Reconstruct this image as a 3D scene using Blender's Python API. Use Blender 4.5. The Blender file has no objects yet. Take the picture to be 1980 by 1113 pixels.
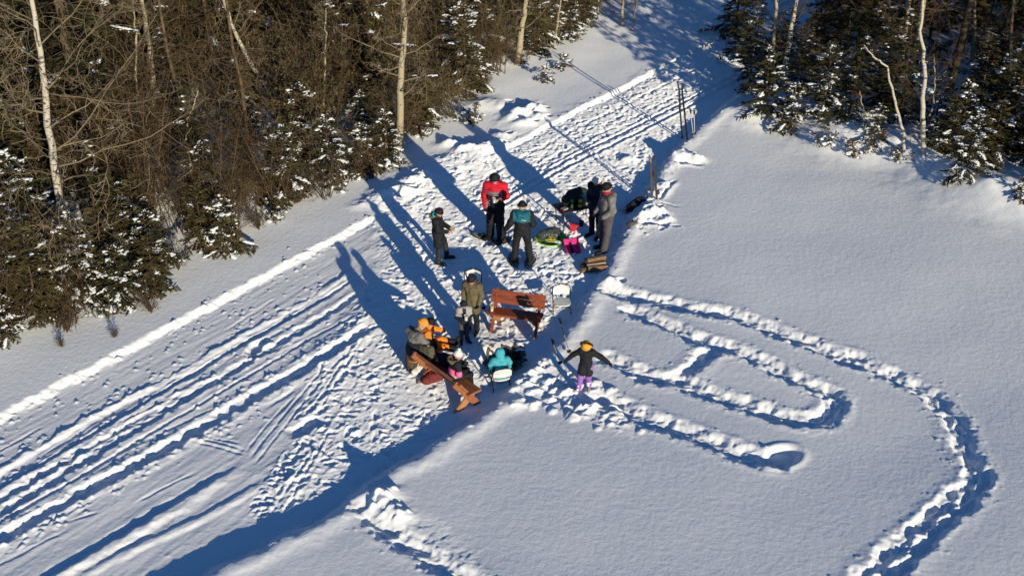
import bpy, bmesh, math, random
import numpy as np
from mathutils import Vector, Matrix

# ------------------------------------------------------------------ camera, sky, sun, exposure
S = bpy.context.scene
W_, H_ = 1980.0, 1113.0
PITCH = math.radians(30.5)
FPX = 2217.0
CAMH = 12.37
cd = bpy.data.cameras.new("camera"); cam = bpy.data.objects.new("camera", cd)
S.collection.objects.link(cam); S.camera = cam
cam.location = (0, 0, CAMH); cam.rotation_euler = (math.pi/2 - PITCH, 0, 0)
cd.sensor_width = 36; cd.lens = FPX/W_*36; cd.clip_start = .5; cd.clip_end = 2000

SUN_EL = math.radians(10.8); SUN_AZ = math.radians(25.1)   # azimuth: to the right of straight behind the camera
sdir = Vector((math.sin(SUN_AZ)*math.cos(SUN_EL), -math.cos(SUN_AZ)*math.cos(SUN_EL), math.sin(SUN_EL)))
w = bpy.data.worlds.new("World"); S.world = w; w.use_nodes = True
nt = w.node_tree; bg = nt.nodes["Background"]
sky = nt.nodes.new("ShaderNodeTexSky"); sky.sky_type = 'NISHITA'; sky.sun_disc = False
sky.sun_elevation = SUN_EL; sky.sun_rotation = math.atan2(sdir.x, sdir.y)
sky.air_density = 1.0; sky.dust_density = 0.0; sky.ozone_density = 6.5
nt.links.new(sky.outputs[0], bg.inputs[0]); bg.inputs[1].default_value = 0.100
sl = bpy.data.lights.new("sun", 'SUN'); sl.energy = 4.6; sl.angle = math.radians(.5); sl.color = (.98, .885, .68)
so = bpy.data.objects.new("sun", sl); S.collection.objects.link(so)
so.rotation_euler = sdir.to_track_quat('Z', 'Y').to_euler(); so.location = (20, -20, 30)
S.view_settings.view_transform = 'Standard'; S.view_settings.look = 'None'
S.view_settings.exposure = 0.20; S.view_settings.gamma = 1
S.cycles.max_bounces = 6; S.cycles.diffuse_bounces = 3

# ------------------------------------------------------------------ helpers
rnd = random.Random(7); rs = np.random.RandomState(11)
COL = S.collection
cP, sP = math.cos(PITCH), math.sin(PITCH)
def ray(px, py):
    r = (px - W_/2)/FPX; u = -(py - H_/2)/FPX
    return (r, cP + u*sP, -sP + u*cP)
def gz(px, py, z=0.0):
    d = ray(px, py); t = (z - CAMH)/d[2]
    return (d[0]*t, d[1]*t)
def atdepth(px, py, Y):
    d = ray(px, py); t = Y/d[1]
    return Vector((d[0]*t, Y, CAMH + d[2]*t))
def gpts(pts, z=0.0): return np.array([gz(x, y, z) for x, y in pts])
def crop(pts, sc, ox, oy): return [(ox + x/sc, oy + y/sc) for x, y in pts]

def tag(o, label=None, cat=None, group=None, kind=None):
    if label: o['label'] = label
    if cat: o['category'] = cat
    if group: o['group'] = group
    if kind: o['kind'] = kind
    return o
def empty(name, loc, rz=0, label=None, cat=None, group=None):
    o = bpy.data.objects.new(name, None); o.empty_display_size = .1
    COL.objects.link(o); o.location = loc; o.rotation_euler = (0, 0, rz)
    return tag(o, label, cat, group)
def link_mesh(name, me, mats, parent=None):
    for m in (mats if isinstance(mats, (list, tuple)) else [mats]): me.materials.append(m)
    o = bpy.data.objects.new(name, me); COL.objects.link(o)
    if parent: o.parent = parent
    return o
class MB:
    def __init__(s): s.v = []; s.f = []; s.m = []; s.mi = 0
    def add(s, vs, fs):
        b = len(s.v); s.v.extend([tuple(v) for v in vs])
        for f in fs: s.f.append(tuple(b+i for i in f)); s.m.append(s.mi)
    def box(s, c, size, rot=None, taper=1.0):
        x, y, z = size[0]/2, size[1]/2, size[2]/2; c = Vector(c); vs = []
        for dz, k in ((-z, 1), (z, taper)):
            for dx, dy in ((-x, -y), (x, -y), (x, y), (-x, y)):
                p = Vector((dx*k, dy*k, dz))
                if rot is not None: p = rot @ p
                vs.append(c + p)
        s.add(vs, [(3,2,1,0),(4,5,6,7),(0,1,5,4),(1,2,6,5),(2,3,7,6),(3,0,4,7)])
    def bar(s, a, b, w, t, up=(0,0,1)):
        a = Vector(a); b = Vector(b); d = b-a; L = d.length; d.normalize()
        u = Vector(up); x = d.cross(u)
        if x.length < 1e-4: x = d.cross(Vector((1,0,0)))
        x.normalize(); u = x.cross(d)
        s.box((a+b)/2, (w, L, t), Matrix((x, d, u)).transposed())
    def tube(s, pts, radii, n=6, cap=True):
        pts = [Vector(p) for p in pts]
        if not isinstance(radii, (list, tuple)): radii = [radii]*len(pts)
        rings = []; ref = None; vs = []; fs = []
        for i, p in enumerate(pts):
            d = (pts[min(i+1, len(pts)-1)] - pts[max(i-1, 0)])
            if d.length < 1e-9: d = Vector((0,0,1))
            d.normalize()
            if ref is None: ref = d.orthogonal().normalized()
            x = ref - d*ref.dot(d)
            if x.length < 1e-5: x = d.orthogonal()
            x.normalize(); ref = x; y = d.cross(x)
            for k in range(n):
                a = 2*math.pi*k/n
                vs.append(p + (x*math.cos(a) + y*math.sin(a))*radii[i])
        for i in range(len(pts)-1):
            for k in range(n):
                fs.append((i*n+k, i*n+(k+1)%n, (i+1)*n+(k+1)%n, (i+1)*n+k))
        if cap and n > 2:
            fs.append(tuple(range(n-1, -1, -1))); fs.append(tuple((len(pts)-1)*n+k for k in range(n)))
        s.add(vs, fs)
    def lathe(s, prof, n=16, c=(0,0,0)):
        vs = []; fs = []
        for r, z in prof:
            for k in range(n):
                a = 2*math.pi*k/n; vs.append((c[0]+r*math.cos(a), c[1]+r*math.sin(a), c[2]+z))
        for i in range(len(prof)-1):
            for k in range(n): fs.append((i*n+k, i*n+(k+1)%n, (i+1)*n+(k+1)%n, (i+1)*n+k))
        fs.append(tuple(range(n-1,-1,-1))); fs.append(tuple((len(prof)-1)*n+k for k in range(n)))
        s.add(vs, fs)
    def blob(s, c, r, jit=.15, rot=None, R=None, low=False):
        R = R or rnd; vs = []
        for p in (ICO1_V if low else ICO_V):
            k = 1 + R.uniform(-jit, jit); q = Vector((p[0]*r[0]*k, p[1]*r[1]*k, p[2]*r[2]*k))
            if rot is not None: q = rot @ q
            vs.append((c[0]+q.x, c[1]+q.y, c[2]+q.z))
        s.add(vs, ICO1_F if low else ICO_F)
    def build(s, name, mats, parent=None, smooth=False, bevel=0):
        me = bpy.data.meshes.new(name); me.from_pydata(s.v, [], s.f)
        if any(s.m): me.polygons.foreach_set('material_index', s.m)
        if smooth: me.polygons.foreach_set('use_smooth', [True]*len(me.polygons))
        me.update()
        o = link_mesh(name, me, mats, parent)
        if bevel:
            bm = bmesh.new(); bm.from_mesh(me)
            bmesh.ops.bevel(bm, geom=bm.edges[:], offset=bevel, segments=1, affect='EDGES', clamp_overlap=True)
            bm.to_mesh(me); bm.free()
        return o
_bm = bmesh.new(); bmesh.ops.create_icosphere(_bm, subdivisions=2, radius=1)
ICO_V = [tuple(v.co) for v in _bm.verts]; ICO_F = [tuple(v.index for v in f.verts) for f in _bm.faces]; _bm.free()
_bm = bmesh.new(); bmesh.ops.create_icosphere(_bm, subdivisions=1, radius=1)
ICO1_V = [tuple(v.co) for v in _bm.verts]; ICO1_F = [tuple(v.index for v in f.verts) for f in _bm.faces]; _bm.free()
def copy_tree(o, parent=None):
    c = o.copy(); COL.objects.link(c)
    if parent: c.parent = parent
    for ch in list(o.children): copy_tree(ch, c)
    return c

# ------------------------------------------------------------------ materials
def mat(name, color, rough=.7, var=.25, scale=8.0, bump=0, color2=None, metal=0, spec=.3, sss=0):
    m = bpy.data.materials.new(name); m.use_nodes = True; t = m.node_tree; b = t.nodes["Principled BSDF"]
    b.inputs["Roughness"].default_value = rough; b.inputs["Metallic"].default_value = metal
    b.inputs["Specular IOR Level"].default_value = spec
    tc = t.nodes.new("ShaderNodeTexCoord"); n = t.nodes.new("ShaderNodeTexNoise")
    n.inputs["Scale"].default_value = scale; n.inputs["Detail"].default_value = 4
    t.links.new(tc.outputs["Object"], n.inputs["Vector"])
    r = t.nodes.new("ShaderNodeValToRGB"); c = Vector(color); c2 = Vector(color2) if color2 else c*(1+var)
    c1 = c if color2 else c*(1-var)
    r.color_ramp.elements[0].position = .35; r.color_ramp.elements[1].position = .65
    r.color_ramp.elements[0].color = (*c1, 1); r.color_ramp.elements[1].color = (*c2, 1)
    t.links.new(n.outputs["Fac"], r.inputs[0]); t.links.new(r.outputs[0], b.inputs["Base Color"])
    if bump:
        bp = t.nodes.new("ShaderNodeBump"); bp.inputs["Strength"].default_value = bump; bp.inputs["Distance"].default_value = .01
        t.links.new(n.outputs["Fac"], bp.inputs["Height"]); t.links.new(bp.outputs[0], b.inputs["Normal"])
    return m
def snow_ground_mat():
    m = bpy.data.materials.new("snow_ground"); m.use_nodes = True; t = m.node_tree; b = t.nodes["Principled BSDF"]
    b.inputs["Roughness"].default_value = .65; b.inputs["Specular IOR Level"].default_value = .2
    tc = t.nodes.new("ShaderNodeTexCoord")
    n = t.nodes.new("ShaderNodeTexNoise"); n.inputs["Scale"].default_value = 1.3; n.inputs["Detail"].default_value = 5
    t.links.new(tc.outputs["Object"], n.inputs["Vector"])
    r = t.nodes.new("ShaderNodeValToRGB")
    r.color_ramp.elements[0].color = (.84, .84, .85, 1); r.color_ramp.elements[1].color = (.90, .90, .90, 1)
    t.links.new(n.outputs["Fac"], r.inputs[0])
    # ash and dirt stain round the fire pit
    at = t.nodes.new("ShaderNodeAttribute"); at.attribute_name = "stain"
    n3 = t.nodes.new("ShaderNodeTexNoise"); n3.inputs["Scale"].default_value = 7; n3.inputs["Detail"].default_value = 6
    t.links.new(tc.outputs["Object"], n3.inputs["Vector"])
    mu = t.nodes.new("ShaderNodeMath"); mu.operation = 'MULTIPLY'
    t.links.new(at.outputs["Fac"], mu.inputs[0]); t.links.new(n3.outputs["Fac"], mu.inputs[1])
    mx = t.nodes.new("ShaderNodeMixRGB"); mx.inputs[2].default_value = (.42, .29, .17, 1)
    t.links.new(mu.outputs[0], mx.inputs[0]); t.links.new(r.outputs[0], mx.inputs[1])
    t.links.new(mx.outputs[0], b.inputs["Base Color"])
    ar = t.nodes.new("ShaderNodeAttribute"); ar.attribute_name = "trodden"     # broken snow is rough on the small scale
    t.links.new(ar.outputs["Fac"], b.inputs["Diffuse Roughness"])
    n1 = t.nodes.new("ShaderNodeTexNoise"); n1.inputs["Scale"].default_value = 22; n1.inputs["Detail"].default_value = 4; n1.inputs["Roughness"].default_value = .65
    t.links.new(tc.outputs["Object"], n1.inputs["Vector"])
    bp = t.nodes.new("ShaderNodeBump"); bp.inputs["Strength"].default_value = .4; bp.inputs["Distance"].default_value = .012
    t.links.new(n1.outputs["Fac"], bp.inputs["Height"]); t.links.new(bp.outputs[0], b.inputs["Normal"])
    return m
def birch_mat(name, white, dark, sc=7, thr=.56):
    m = bpy.data.materials.new(name); m.use_nodes = True; t = m.node_tree; b = t.nodes["Principled BSDF"]
    b.inputs["Roughness"].default_value = .8; b.inputs["Specular IOR Level"].default_value = .15
    tc = t.nodes.new("ShaderNodeTexCoord"); mp = t.nodes.new("ShaderNodeMapping"); mp.inputs["Scale"].default_value = (1, 1, 3.2)
    n = t.nodes.new("ShaderNodeTexNoise"); n.inputs["Scale"].default_value = sc; n.inputs["Detail"].default_value = 5
    t.links.new(tc.outputs["Object"], mp.inputs[0]); t.links.new(mp.outputs[0], n.inputs["Vector"])
    r = t.nodes.new("ShaderNodeValToRGB"); e = r.color_ramp.elements
    e[0].position = .3; e[0].color = (*[c*.8 for c in white], 1); e[1].position = thr; e[1].color = (*white, 1)
    e2 = e.new(thr+.07); e2.color = (*dark, 1)
    t.links.new(n.outputs["Fac"], r.inputs[0]); t.links.new(r.outputs[0], b.inputs["Base Color"])
    return m
def wood_mat(name, c1, c2, sc=(2, 30, 30)):
    m = bpy.data.materials.new(name); m.use_nodes = True; t = m.node_tree; b = t.nodes["Principled BSDF"]
    b.inputs["Roughness"].default_value = .5; b.inputs["Specular IOR Level"].default_value = .3
    tc = t.nodes.new("ShaderNodeTexCoord"); mp = t.nodes.new("ShaderNodeMapping"); mp.inputs["Scale"].default_value = sc
    n = t.nodes.new("ShaderNodeTexNoise"); n.inputs["Scale"].default_value = 1.5; n.inputs["Detail"].default_value = 6
    t.links.new(tc.outputs["Object"], mp.inputs[0]); t.links.new(mp.outputs[0], n.inputs["Vector"])
    r = t.nodes.new("ShaderNodeValToRGB"); r.color_ramp.elements[0].position = .38; r.color_ramp.elements[1].position = .62
    r.color_ramp.elements[0].color = (*c1, 1); r.color_ramp.elements[1].color = (*c2, 1)
    t.links.new(n.outputs["Fac"], r.inputs[0]); t.links.new(r.outputs[0], b.inputs["Base Color"])
    return m
M_GROUND = snow_ground_mat()
M_SNOW = mat("snow_load", (.86, .87, .88), .7, .03, 20, .3)
M_FIR = mat("fir_needles", (.050, .047, .018), .7, .45, 2.2, spec=.15)
M_FIR2 = mat("fir_needles_olive", (.082, .065, .025), .7, .45, 2.2, spec=.15)
M_BARK = mat("dark_bark", (.10, .07, .045), .9, .4, 12, .3, spec=.1)
M_TWIG = mat("brown_twigs", (.088, .060, .033), .85, .35, 3, spec=.1)
M_TWIG2 = mat("tan_twigs", (.140, .104, .058), .85, .3, 3, spec=.1)
M_TWIG3 = mat("red_brown_twigs", (.075, .044, .032), .85, .3, 3, spec=.1)
M_BRANCH = mat("pale_branches", (.20, .155, .098), .85, .25, 3, spec=.1)
M_LEAF = mat("dead_leaves", (.17, .075, .03), .8, .4, 6, spec=.1)
M_BIRCH = birch_mat("birch_bark", (.52, .465, .37), (.12, .10, .08))
M_ASPEN = birch_mat("aspen_bark", (.40, .34, .23), (.12, .10, .07), 5, .6)
# ------------------------------------------------------------------ terrain
TAB = rs.rand(256, 256).astype(np.float32)*2*np.pi
GX = np.cos(TAB); GY = np.sin(TAB)
def noise(X, Y, scale, seed=0):
    x = X/scale + seed*17.31; y = Y/scale + seed*9.77
    xi = np.floor(x).astype(np.int32); yi = np.floor(y).astype(np.int32)
    fx = (x - xi).astype(np.float32); fy = (y - yi).astype(np.float32)
    u = fx*fx*fx*(fx*(fx*6-15)+10); v = fy*fy*fy*(fy*(fy*6-15)+10)
    def g(i, j, dx, dy):
        a = (xi+i) & 255; b = (yi+j) & 255
        return GX[a, b]*dx + GY[a, b]*dy
    n0 = g(0,0,fx,fy); n1 = g(1,0,fx-1,fy); n2 = g(0,1,fx,fy-1); n3 = g(1,1,fx-1,fy-1)
    return (n0 + u*(n1-n0))*(1-v) + (n2 + u*(n3-n2))*v
def fbm(X, Y, scale, octv=3, seed=0, gain=.5):
    r = 0; a = 1.
    for o in range(octv): r = r + a*noise(X, Y, scale/2**o, seed+o*3); a *= gain
    return r
def sstep(a, b, x):
    t = np.clip((x-a)/(b-a), 0, 1); return t*t*(3-2*t)

def axis(lo, hi, f0, f1, out_lo, out_hi):
    a = [lo]
    while a[-1] < hi:
        k = (a[-1]-lo)/(hi-lo); a.append(a[-1] + f0 + (f1-f0)*k)
    st = f1*3; b = []; v = a[-1]
    while v < out_hi: v += st; st *= 1.35; b.append(v)
    st = f0*3; c = []; v = lo
    while v > out_lo: v -= st; st *= 1.35; c.append(v)
    return np.array(c[::-1] + a + b, dtype=np.float64)
XS = axis(-20.5, 20.5, .023, .023, -500, 500)
YS = axis(12.3, 50, .022, .062, -400, 900)
NX, NY = len(XS), len(YS)
GXm, GYm = np.meshgrid(XS, YS)
GXm = GXm.astype(np.float32); GYm = GYm.astype(np.float32)
Z = np.zeros((NY, NX), np.float32); STAIN = np.zeros((NY, NX), np.float32)

def win(x0, x1, y0, y1):
    i0, i1 = np.searchsorted(XS, (x0, x1)); j0, j1 = np.searchsorted(YS, (y0, y1))
    return slice(j0, max(j1, j0+1)), slice(i0, max(i1, i0+1))
def polydist(poly, margin, whole=False):
    p = np.asarray(poly, float)
    sl = (slice(0, NY), slice(0, NX)) if whole else win(p[:,0].min()-margin, p[:,0].max()+margin, p[:,1].min()-margin, p[:,1].max()+margin)
    X = GXm[sl]; Y = GYm[sl]
    D = np.full(X.shape, 1e6, np.float32); SG = np.ones(X.shape, np.float32); T = np.zeros(X.shape, np.float32)
    acc = 0; K = np.full(X.shape, 1e6, np.float32)
    for (ax, ay), (bx, by) in zip(p[:-1], p[1:]):
        L = math.hypot(bx-ax, by-ay)
        if L < 1e-6: continue
        ux, uy = (bx-ax)/L, (by-ay)/L
        rx = X-ax; ry = Y-ay
        t = np.clip(rx*ux + ry*uy, 0, L); dx = rx - t*ux; dy = ry - t*uy
        d = np.sqrt(dx*dx+dy*dy); cr = ux*ry - uy*rx; key = d - .02*np.abs(cr); mk = key < K; K[mk] = key[mk]
        D[mk] = d[mk]; T[mk] = (acc+t)[mk]
        sgn = np.where(cr < 0, 1., -1.); SG[mk] = sgn[mk]    # + = right of travel
        acc += L
    return sl, X, Y, D, SG, T
def smooth_poly(pts, n=4):
    p = [np.array(q, float) for q in pts]; out = []
    for i in range(len(p)-1):
        p0 = p[max(i-1,0)]; p1 = p[i]; p2 = p[i+1]; p3 = p[min(i+2, len(p)-1)]
        for k in range(n):
            t = k/n
            out.append(.5*((2*p1) + (-p0+p2)*t + (2*p0-5*p1+4*p2-p3)*t*t + (-p0+3*p1-3*p2+p3)*t**3))
    out.append(p[-1]); return np.array(out)

FIELD = .135; LEFTZ = .11
# lips of the ploughed trail
right_lip = smooth_poly(gpts([(-900,1790),(-250,1450),(140,1250),(300,1168),(420,1107),(547,1044),(670,984),(717,933),(845,861),(955,788),(1010,738),(1060,690),(1100,640),
    (1135,590),(1165,540),(1195,480),(1225,425),(1255,370),(1290,316),(1330,272),(1390,222),(1450,172),(1520,110),(1600,40),(1680,-30),(1760,-90)], FIELD))
left_lip = smooth_poly(gpts([(-500,1050),(-60,833),(0,796),(370,601),(740,404),(970,285),(1360,86),(1500,12),(1600,-40),(1700,-85)], LEFTZ))
_, X, Y, DR, SR, TR = polydist(right_lip, 0, True)
_, _, _, DL, SL, TL = polydist(left_lip, 0, True)
sr = DR*SR; slf = -DL*SL          # sr > 0 on the field; slf > 0 on the left bank
n_a = fbm(X, Y, .9, 3, 1); n_b = fbm(X, Y, .22, 2, 5)
srj = sr + .10*n_a + .05*n_b; slj = slf + .07*n_a + .055*n_b + .03*fbm(X, Y, .09, 2, 8)
field = sstep(-.30, .03, srj)
bx0, bx1 = gz(735, 405, .1), gz(975, 283, .1)     # here people have trodden the berm down
brk = sstep(bx0[0]-.3, bx0[0]+.2, X)*(1-sstep(bx1[0]-.2, bx1[0]+.3, X))
left = sstep(-.17, .0, slj)*(1-brk) + brk*sstep(-1.0, .25, slf + .45*fbm(X, Y, .6, 3, 160))
big = noise(X, Y, 9., 20)*.10 + noise(X, Y, 3.3, 23)*.035
Z += field*(FIELD + big*sstep(0, 3, sr)) + left*(LEFTZ + .3*np.abs(big)*sstep(.3, 4, slf) + .05*fbm(X, Y, 2.0, 2, 31)*sstep(.8, 4, slf) + .25*sstep(1.0, 7, slf))
Z += .035*np.exp(-((srj-.12)/.18)**2)*(sr > -.6)
far = sstep(60, 200, np.hypot(X, Y-20)); Z += far*noise(X, Y, 60, 40)*6
core = (1-field)*(1-left)
# fine wind grain everywhere, smoother on the untouched snow
fine = noise(X, Y, .062, 60)*.0026 + noise(X, Y, .13, 61)*.0024 + noise(X, Y, .45, 63)*.0022 + noise(X, Y, 1.4, 64)*.010*(1+noise(X, Y, 5., 65)) + noise(X, Y, 3.1, 66)*.014
Z += fine

# trodden area
def polymask(pts, z, soft):
    p = gpts(pts, z); sl, X, Y, D, _, _ = polydist(np.vstack([p, p[:1]]), 1.0)
    inside = np.zeros(X.shape, bool); n = len(p)
    for i in range(n):
        (x1, y1), (x2, y2) = p[i], p[(i+1) % n]
        c = ((y1 > Y) != (y2 > Y)) & (X < (x2-x1)*(Y-y1)/((y2-y1) if abs(y2-y1) > 1e-9 else 1e-9) + x1)
        inside ^= c
    sd = np.where(inside, D, -D) + .25*fbm(X, Y, .7, 3, 77)
    return sl, sstep(-soft, soft, sd)
trod = np.zeros_like(Z)
def add_trod(pts, amt=1, soft=.55, z=0):
    sl, m = polymask(pts, z, soft); trod[sl] = np.maximum(trod[sl], m*amt)
add_trod([(630,660),(700,590),(735,470),(770,400),(860,350),(980,292),(1150,205),(1355,100),(1460,40),(1520,110),(1440,175),(1380,225),(1320,285),(1270,345),(1225,425),
          (1190,500),(1160,545),(1110,625),(1060,690),(1010,745),(940,800),(840,850),(720,925),(700,960),(640,950),(500,1005),(480,980),(540,900),(575,850),(600,760)], 1)
add_trod([(985,750),(1060,690),(1160,730),(1215,800),(1225,840),(1150,815),(1080,790)], .8, .2, .2)
add_trod([(690,400),(745,350),(900,280),(1000,255),(980,300),(760,410)], .9, .3, .1)
add_trod([(960,230),(1040,190),(1065,240),(990,262)], .35, .2, .2)
add_trod([(680,940),(720,930),(800,960),(900,1040),(960,1113),(920,1113),(830,1060),(730,1010)], .5, .1, .25)
add_trod([(1210,440),(1250,340),(1330,290),(1300,330),(1290,400),(1310,430),(1250,450)], .6, .15, .25)
mid = core*(1-trod)
Z += trod*.018*np.clip(-sr, 0, 4)
# rough texture of the trodden snow, stretched along the trail
tdir = gpts([(100,745),(900,320)]); tv = tdir[1]-tdir[0]; tv /= np.hypot(*tv)
A = X*tv[0] + Y*tv[1]; B = -X*tv[1] + Y*tv[0]
patch = sstep(-.45, .35, noise(X, Y, 2.2, 140))
SX, SY = math.sin(SUN_AZ), -math.cos(SUN_AZ)      # horizontal direction towards the sun: chunks lean towards it
def lean(fn, k):
    n0 = fn(X, Y); n0 = fn(X + SX*k*n0, Y + SY*k*n0); return n0
def rough1(x, y):
    a = x*tv[0] + y*tv[1]; b = -x*tv[1] + y*tv[0]; return fbm(a/1.8, b, .125, 3, 81)
r1 = lean(rough1, .09); r2 = lean(lambda x, y: fbm(x, y, .17, 3, 90), .11)
patch2 = sstep(-.3, .3, noise(X, Y, 1.3, 141) + .4*noise(X, Y, .5, 142))
Z += trod*(.018*r1*(.3+.7*patch) + .020*r2*(.1+.9*patch2) + .007*fbm(X, Y, .08, 2, 101) + .016*noise(X, Y, 1.1, 95))
Z += mid*(.006*noise(A/7, B, .10, 111) + .009*noise(A/6, B, .30, 113) + .014*np.maximum(0, fbm(X, Y, .16, 2, 117)-.28))

def groove(pts, w, depth, z=0, rim=0., rimw=.08, jit=.05, rough=.0, sm=True, flat=.45, fade=.3, seed=0, side=0):
    p = gpts(pts, z)
    if sm: p = smooth_poly(p)
    sl, X, Y, D, SG, T = polydist(p, w*2+.4)
    n = fbm(X, Y, .28, 3, 120+seed); d = D + jit*n
    L = T.max(); end = sstep(0, fade, T+.02)*sstep(0, fade, L-T+.02) if fade else 1
    prof = (1-sstep(w*flat, w, d))*(1+.55*fbm(X, Y, .55, 2, 180+seed))
    z0 = -depth*prof*end
    if rim: z0 = z0 + rim*np.exp(-((d-w*1.15)/rimw)**2)*end*(1+1.2*n)*(1 if not side else (SG*side > 0))
    if rough: z0 = z0 + rough*prof*end*(fbm(X, Y, .16, 3, 130+seed)*1.6 + noise(X, Y, .45, 7+seed))
    Z[sl] += z0
def stamp(x, y, ang, l, wd, depth, rim=.0):
    sl = win(x-l, x+l, y-l, y+l); X = GXm[sl]-x; Y = GYm[sl]-y
    c, s_ = math.cos(ang), math.sin(ang); u = (X*c+Y*s_)/l*2; v = (-X*s_+Y*c)/wd*2
    q = np.sqrt(u*u+v*v); Z[sl] += -depth*(1-sstep(.65, 1.05, q)) + rim*np.exp(-((q-1.2)/.22)**2)
def drift(x, y, r, h, asp=1., ang=0.):
    sl = win(x-3*r*asp, x+3*r*asp, y-3*r*asp, y+3*r*asp); X = GXm[sl]-x; Y = GYm[sl]-y
    c, s_ = math.cos(ang), math.sin(ang); u = (X*c+Y*s_)/(r*asp); v = (-X*s_+Y*c)/r
    n = fbm(GXm[sl], GYm[sl], r*1.1, 3, 150); Z[sl] += h*np.exp(-(u*u+v*v)*1.3*(1+.5*n))*(1+.5*n)
def lumpat(x, y, r, h, asp=1., ang=0.):
    sl = win(x-2*r*asp, x+2*r*asp, y-2*r*asp, y+2*r*asp); X = GXm[sl]-x; Y = GYm[sl]-y
    c, s_ = math.cos(ang), math.sin(ang); u = (X*c+Y*s_)/(r*asp); v = (-X*s_+Y*c)/r
    n = noise(GXm[sl], GYm[sl], r*.8, 170) + .6*noise(GXm[sl], GYm[sl], r*.4, 171)
    q = (u*u+v*v)*(1+.7*n); Z[sl] += h*np.clip(1-q, 0, 1)**.7*(1+.6*n)
# tracks along the trail, lower left: (pixels of the photograph back-projected to the ground)
ext = lambda a, dx=-520, dy=300: [(a[0][0]+dx, a[0][1]+dy)] + a
groove(ext([(0,912),(184,803),(293,749),(373,707),(437,667),(522,620),(600,577),(690,520)]), .10, -.034, jit=.10, flat=.1, seed=1)
groove(ext([(0,927),(184,818),(373,716),(522,630),(640,560)]), .22, .028, jit=.06, seed=2)
groove(ext([(0,943),(224,811),(412,697),(487,653),(600,592),(700,530)]), .06, .030, jit=.02, rim=.015, seed=3)
groove(ext([(0,966),(224,836),(330,780),(427,729)]), .12, .034, jit=.10, rim=.010, seed=4)
groove(ext([(0,992),(124,914),(248,838),(363,769),(477,699),(596,630),(700,565)]), .13, .034, jit=.11, rim=.014, rough=.018, seed=5)
groove(ext([(0,1010),(150,925),(270,850),(380,786),(480,727),(600,655)]), .05, .02, jit=.02, rim=.01, seed=6)
groove(ext([(0,1040),(174,945),(348,851),(497,762),(600,707),(720,632)]), .18, .05, jit=.09, rim=.022, rimw=.12, rough=.012, seed=7)
groove([(-50,1216),(97,1124),(197,1068),(326,994),(408,943),(498,890)], .18, -.048, jit=.08, flat=.1, seed=8, fade=1.5)
groove([(-60,1206),(89,1112),(189,1054),(318,978),(400,928),(490,876)], .12, .02, jit=.06, flat=.3, seed=18, fade=1.5)
groove([(124,1130),(255,1063),(402,997),(541,917)], .13, -.030, jit=.04, flat=.2, seed=9, fade=.8)
groove([(555,846),(590,828),(632,806)], .20, .10, jit=.12, rough=.03, seed=10)
groove([(436,728),(446,722)], .16, .10, jit=.08, rim=.03, seed=12)
groove([(472,690),(500,668),(530,655)], .14, .07, jit=.08, rim=.03, seed=13)
for a, b in (((480,890),(640,700)), ((490,900),(655,700)), ((470,880),(575,760)), ((360,842),(480,872)), ((365,852),(478,880)), ((350,832),(470,858)), ((600,800),(690,660)), ((615,800),(705,655)),
             ((500,990),(600,840)), ((520,1000),(615,860)), ((545,1000),(640,830))):
    groove([a, ((a[0]+b[0])/2+rnd.uniform(-5,5), (a[1]+b[1])/2+rnd.uniform(-4,4)), b], .035, .012, jit=.02, rim=.006, rimw=.04, seed=rnd.randint(0, 20))
for k in range(26):     # faint criss-crossing ski and boot drags over the packed lane
    px = rnd.uniform(-40, 560); py = 912-.557*px + rnd.uniform(-50, 210); L_ = rnd.uniform(60, 220); sl_ = -.557+rnd.gauss(0, .10)
    groove([(px, py), (px+L_*.5, py+sl_*L_*.5+rnd.uniform(-3,3)), (px+L_, py+sl_*L_)], rnd.uniform(.03,.07), rnd.uniform(.005,.013), jit=.03, rim=.004, rimw=.05, seed=rnd.randint(0,30))
# packed ski tracks up the trail
for dy, dp in ((0, .05), (13, .05)):
    groove([(900,432+dy),(990,378+dy),(1080,322+dy),(1200,262+dy),(1320,201+dy),(1440,139+dy),(1560,80+dy)], .075, dp, jit=.015, rim=.02, rimw=.05, seed=20+dy)
for o in (-62, -30):
    groove([(870,452+o),(1080,332+o),(1200,272+o),(1380,181+o)], .09, .013, jit=.12, rim=.006, seed=30+o)
# tracks stamped into the field
C5 = lambda pts: crop(pts, 2.782, 1040, 520)
C6 = lambda pts: crop(pts, 2.169, 1500, 600)
C4 = lambda pts: crop(pts, 2.353, 420, 640)
trA = C5([(270,80),(420,125),(560,155),(700,185),(840,225),(980,240),(1100,268),(1200,305),(1340,355),(1480,405),(1600,455),(1720,500)]) + \
      C6([(330,190),(470,262),(560,300),(640,340),(700,392),(745,440),(770,505),(800,585),(840,650)])
trA2 = C6([(800,585),(825,640),(815,700),(750,770),(670,840),(600,910),(520,985),(430,1060),(350,1140),(260,1220)])
trA3 = C6([(840,640),(875,690),(830,775),(760,850),(680,920),(620,1000),(530,1070),(450,1140),(380,1200)])
trB = C5([(450,200),(560,250),(680,300),(800,355),(900,400),(1000,420),(1100,450),(1200,490),(1320,560),(1440,610),(1540,650),(1600,680),(1600,730),(1550,785),(1480,815),(1380,812),
          (1280,785),(1160,742),(1040,712),(920,672),(800,622),(700,600),(590,580),(480,530),(400,490),(320,462)])
trC = C5([(730,600),(810,550),(880,490),(950,425)])
trD = C5([(300,672),(440,740),(560,790),(680,840),(800,882),(920,930),(1050,980),(1180,1020),(1270,1035),(1320,1015)])
trE = C4([(640,760),(700,840),(770,905),(850,955),(940,1008),(1030,1065),(1120,1120),(1220,1190)])
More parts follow.
